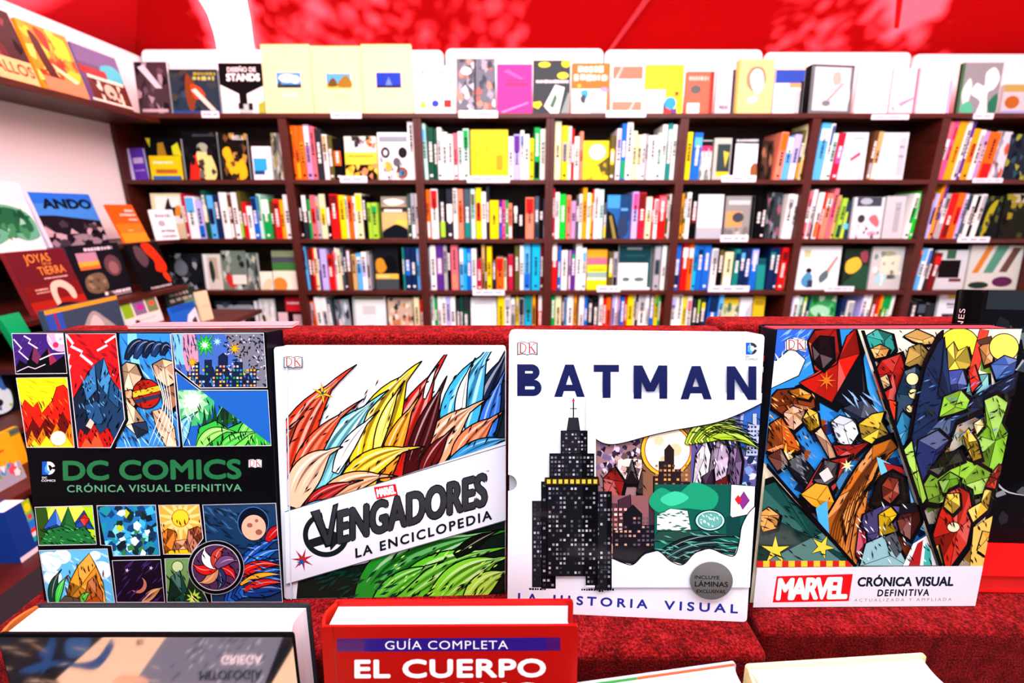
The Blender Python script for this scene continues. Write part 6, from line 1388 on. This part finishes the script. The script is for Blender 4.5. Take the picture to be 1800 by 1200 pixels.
bx = rackbook((-1.2267, 1.0202, -.85, H2, -.02, 0), .06, .146, .06, '14388c', 'blue picture book with stacked coloured tabs, lowest on the side rack', [('r', .7, 0, 1, .25, '9cc820'), ('e', .84, .14, .12, .08, 'e8e018'), ('r', .7, .25, 1, .4, '48b090'), ('e', .84, .32, .1, .05, 'd83c48'), ('r', .7, .4, 1, .55, '2c78d8'), ('r', .7, .55, 1, .62, 'e03020'), ('r', .7, .62, 1, .7, 'e8e8e8'), ('r', .7, .7, 1, .8, '18b0a0'), ('r', 0, .9, 1, 1, 'e0e4ec')])

# ------------------------------------------------------------------ the tent: floor, walls, roof
def st(o):
    o['kind'] = 'structure'
    return o
WHITE = mat('f4f4f4', .5, kind='panel')
m = MB(); m.box(-2.3, 3.2, -2.5, 3.1, -.03, 0, mat('6c645c', .8, kind='panel')); st(m.build('floor'))
PW = 2.905
edges = [(213, 462, 87), (466, 779, 88), (783, 1061, 85.5), (1064, 1341, 87.5), (1345, 1603, 92), (1608, 1900, 95)]
for a, b, v in edges:
    p0, p1 = on_depth(a, v, PW), on_depth(b, v, PW)
    x0 = WX + .02 if a == 213 else p0.x
    m = MB(); m.prism(rounded(x0, .02, p1.x, p0.z, .03), 'y', PW, PW + .02, WHITE); st(m.build('wall_back'))
    m = MB(); m.box(p1.x + .002, p1.x + .012, PW + .012, PW + .03, .02, p0.z - .02, mat('44484c', .5)); st(m.build('trim_1'))
m = MB(); m.box(WX - .02, WX, -2.4, PW + .03, 0, ZC + .815, WHITE); st(m.build('wall_left'))
m = MB(); m.box(3.0, 3.02, -2.4, PW + .03, 0, ZC + .815, WHITE); st(m.build('wall_right'))
# hipped roof of red fabric
RED = mat('f4080c', .5, kind='tarp')
m = MB(); m.box(WX - .06, 3.1, PW + .06, PW + .065, .02, ZC + .83, mat('d80c10', .6)); st(m.build('wall_back'))
z0, k = ZC + .83, .75
yb, xl, xr = PW + .06, WX - .06, 3.1
HH = 2.0
apexL, apexR = (xl + HH, yb - HH, z0 + k * HH), (xr - HH, yb - HH, z0 + k * HH)
def on_roof(u, v, off=.0):
    d = px_ray(u, v)
    t = (z0 - off + k * yb - ZC) / (d.z + k * d.y)
    return Vector((0, 0, ZC)) + d * t
def at_s(x, y):
    return (x, y, z0 + k * (yb - y))
eL = [tuple(on_roof(u, v)) for u, v in ((382, 92), (376, 56), (366, 26), (350, 0), (330, -26))]
eR = [tuple(on_roof(u, v)) for u, v in ((447, 92), (441, 40), (433, 0), (428, -26))]
yr = yb - HH
L0, R0, Lr, Rr = at_s(eL[0][0], yb), at_s(eR[0][0], yb), at_s(eL[-1][0] + .5, yr), at_s(eR[-1][0] + .5, yr)
m = MB(); m.face([(xl, yb, z0), L0] + eL + [Lr, apexL], RED); st(m.build('ceiling'))
m = MB(); m.face([R0, (xr, yb, z0), apexR, Rr] + eR[::-1], RED); st(m.build('ceiling'))
m = MB(); m.face([L0] + eL + [Lr, Rr] + eR[::-1] + [R0], mat('fdfdff', .5, kind='tarp')); st(m.build('ceiling'))
m = MB(); m.face([(xl, yb, z0), apexL, (xl + HH, -2.4, z0 + k * HH), (xl, -2.4, z0)], RED); st(m.build('ceiling'))
m = MB(); m.face([(xr, yb, z0), (xr, -2.4, z0), (xr - HH, -2.4, z0 + k * HH), apexR], RED); st(m.build('ceiling'))
m = MB(); m.face([apexL, apexR, (xr - HH, -2.4, z0 + k * HH), (xl + HH, -2.4, z0 + k * HH)], RED); st(m.build('ceiling'))
def roof_strip(name, pts, off, m_, th=.004):
    q = [on_roof(u, v, off) for u, v in pts]
    nrm = Vector((0, k, 1)).normalized() * th
    m = MB(); n = len(q)
    v = [tuple(p) for p in q] + [tuple(p + nrm) for p in q]
    m.mesh(v, [tuple(range(n)), tuple(range(2 * n - 1, n - 1, -1))] + [(i, (i + 1) % n, (i + 1) % n + n, i + n) for i in range(n)], m_)
    return st(m.build(name))
roof_strip('trim_3', [(432, -30), (447, 92), (452, 92), (438, -30)], .01, mat('f08c98', .5))
roof_strip('trim_4', [(1058, 104), (1064, 104), (1148, -8), (1137, -8)], .03, mat('d83c48', .4))
roof_strip('trim_5', [(1578, -20), (1572, 50), (1580, 50), (1590, -20)], .03, mat('e00c10', .5))

# tree crown outside, above the tent: its leaves break the sunlight that reaches the roof
rl = random.Random(5)
leaf = mat('3c7a28', .6)
m = MB()
sd = (Vector((1.5, 6, 7)) - Vector((0.2, 2.4, 2.3))).normalized()
def leaves(cx0, cx1, n, sz, gap):
    for _ in range(n):
        u, v = rl.uniform(cx0, cx1), rl.uniform(-60, 100)
        if gap and gap(u, v):
            continue
        c = on_roof(u, v) + sd * rl.uniform(1.6, 3.2)
        a, b = Vector((rl.uniform(-1, 1), rl.uniform(-1, 1), rl.uniform(-.4, .4))).normalized(), None
        b = a.cross(sd).normalized()
        s = sz * rl.uniform(.6, 1.3)
        m.face([c - a * s, c - a * s * .3 + b * s * .45, c + a * s * .4 + b * s * .4, c + a * s * 1.1, c + a * s * .4 - b * s * .4, c - a * s * .3 - b * s * .45], leaf)
def thin_left(u, v):
    vv = min(max(v, -60), 95)
    if 338 + vv * .36 < u < 445 + vv * .16:
        return True
    if u <= 400:
        return rl.random() < .02
    if u > 1558 and u < 1700 and v < 66 - (u - 1570) * .45:
        return True
    dap = (470 < u < 930) or (1340 < u < 1590 and v < 88 - max(0, u - 1490) * .4)
    return dap and rl.random() < (.50 if u < 620 or u > 1300 else .30)
leaves(-150, 1960, 2400, .055, thin_left); leaves(455, 1600, 2600, .028, thin_left)
leaves(-200, 310, 700, .09, None); leaves(300, 372, 120, .05, thin_left); leaves(930, 1345, 500, .09, None); leaves(1680, 1990, 500, .09, None)
o = m.build('tree_leaves', fixn=False)
tag(o, 'tree leaves outside above the red tent roof', 'foliage', kind='stuff')
m = MB()
bm = bmesh.new()  # unseen opaque lumps, added to keep the sun off the rest of the roof
for i in range(60):
    bx_, by_ = rl.uniform(-2.4, 3.4), rl.uniform(-2.6, 2.25)
    c = Vector((bx_, by_, z0 + k * min(HH, max(0, yb - by_)))) + sd * rl.uniform(2.2, 3.0)
    bmesh.ops.create_icosphere(bm, subdivisions=2, radius=rl.uniform(.45, .6), matrix=Matrix.Translation(c))
for v_ in bm.verts:
    v_.co += Vector((rl.uniform(-1, 1), rl.uniform(-1, 1), rl.uniform(-1, 1))) * .04
me = bpy.data.meshes.new('sun_blocker'); bm.to_mesh(me); bm.free(); me.materials.append(leaf)
o = bpy.data.objects.new('sun_blocker', me); COL.objects.link(o)
tag(o, 'unseen lumps added above the tent roof to block the sun', 'foliage', kind='stuff')
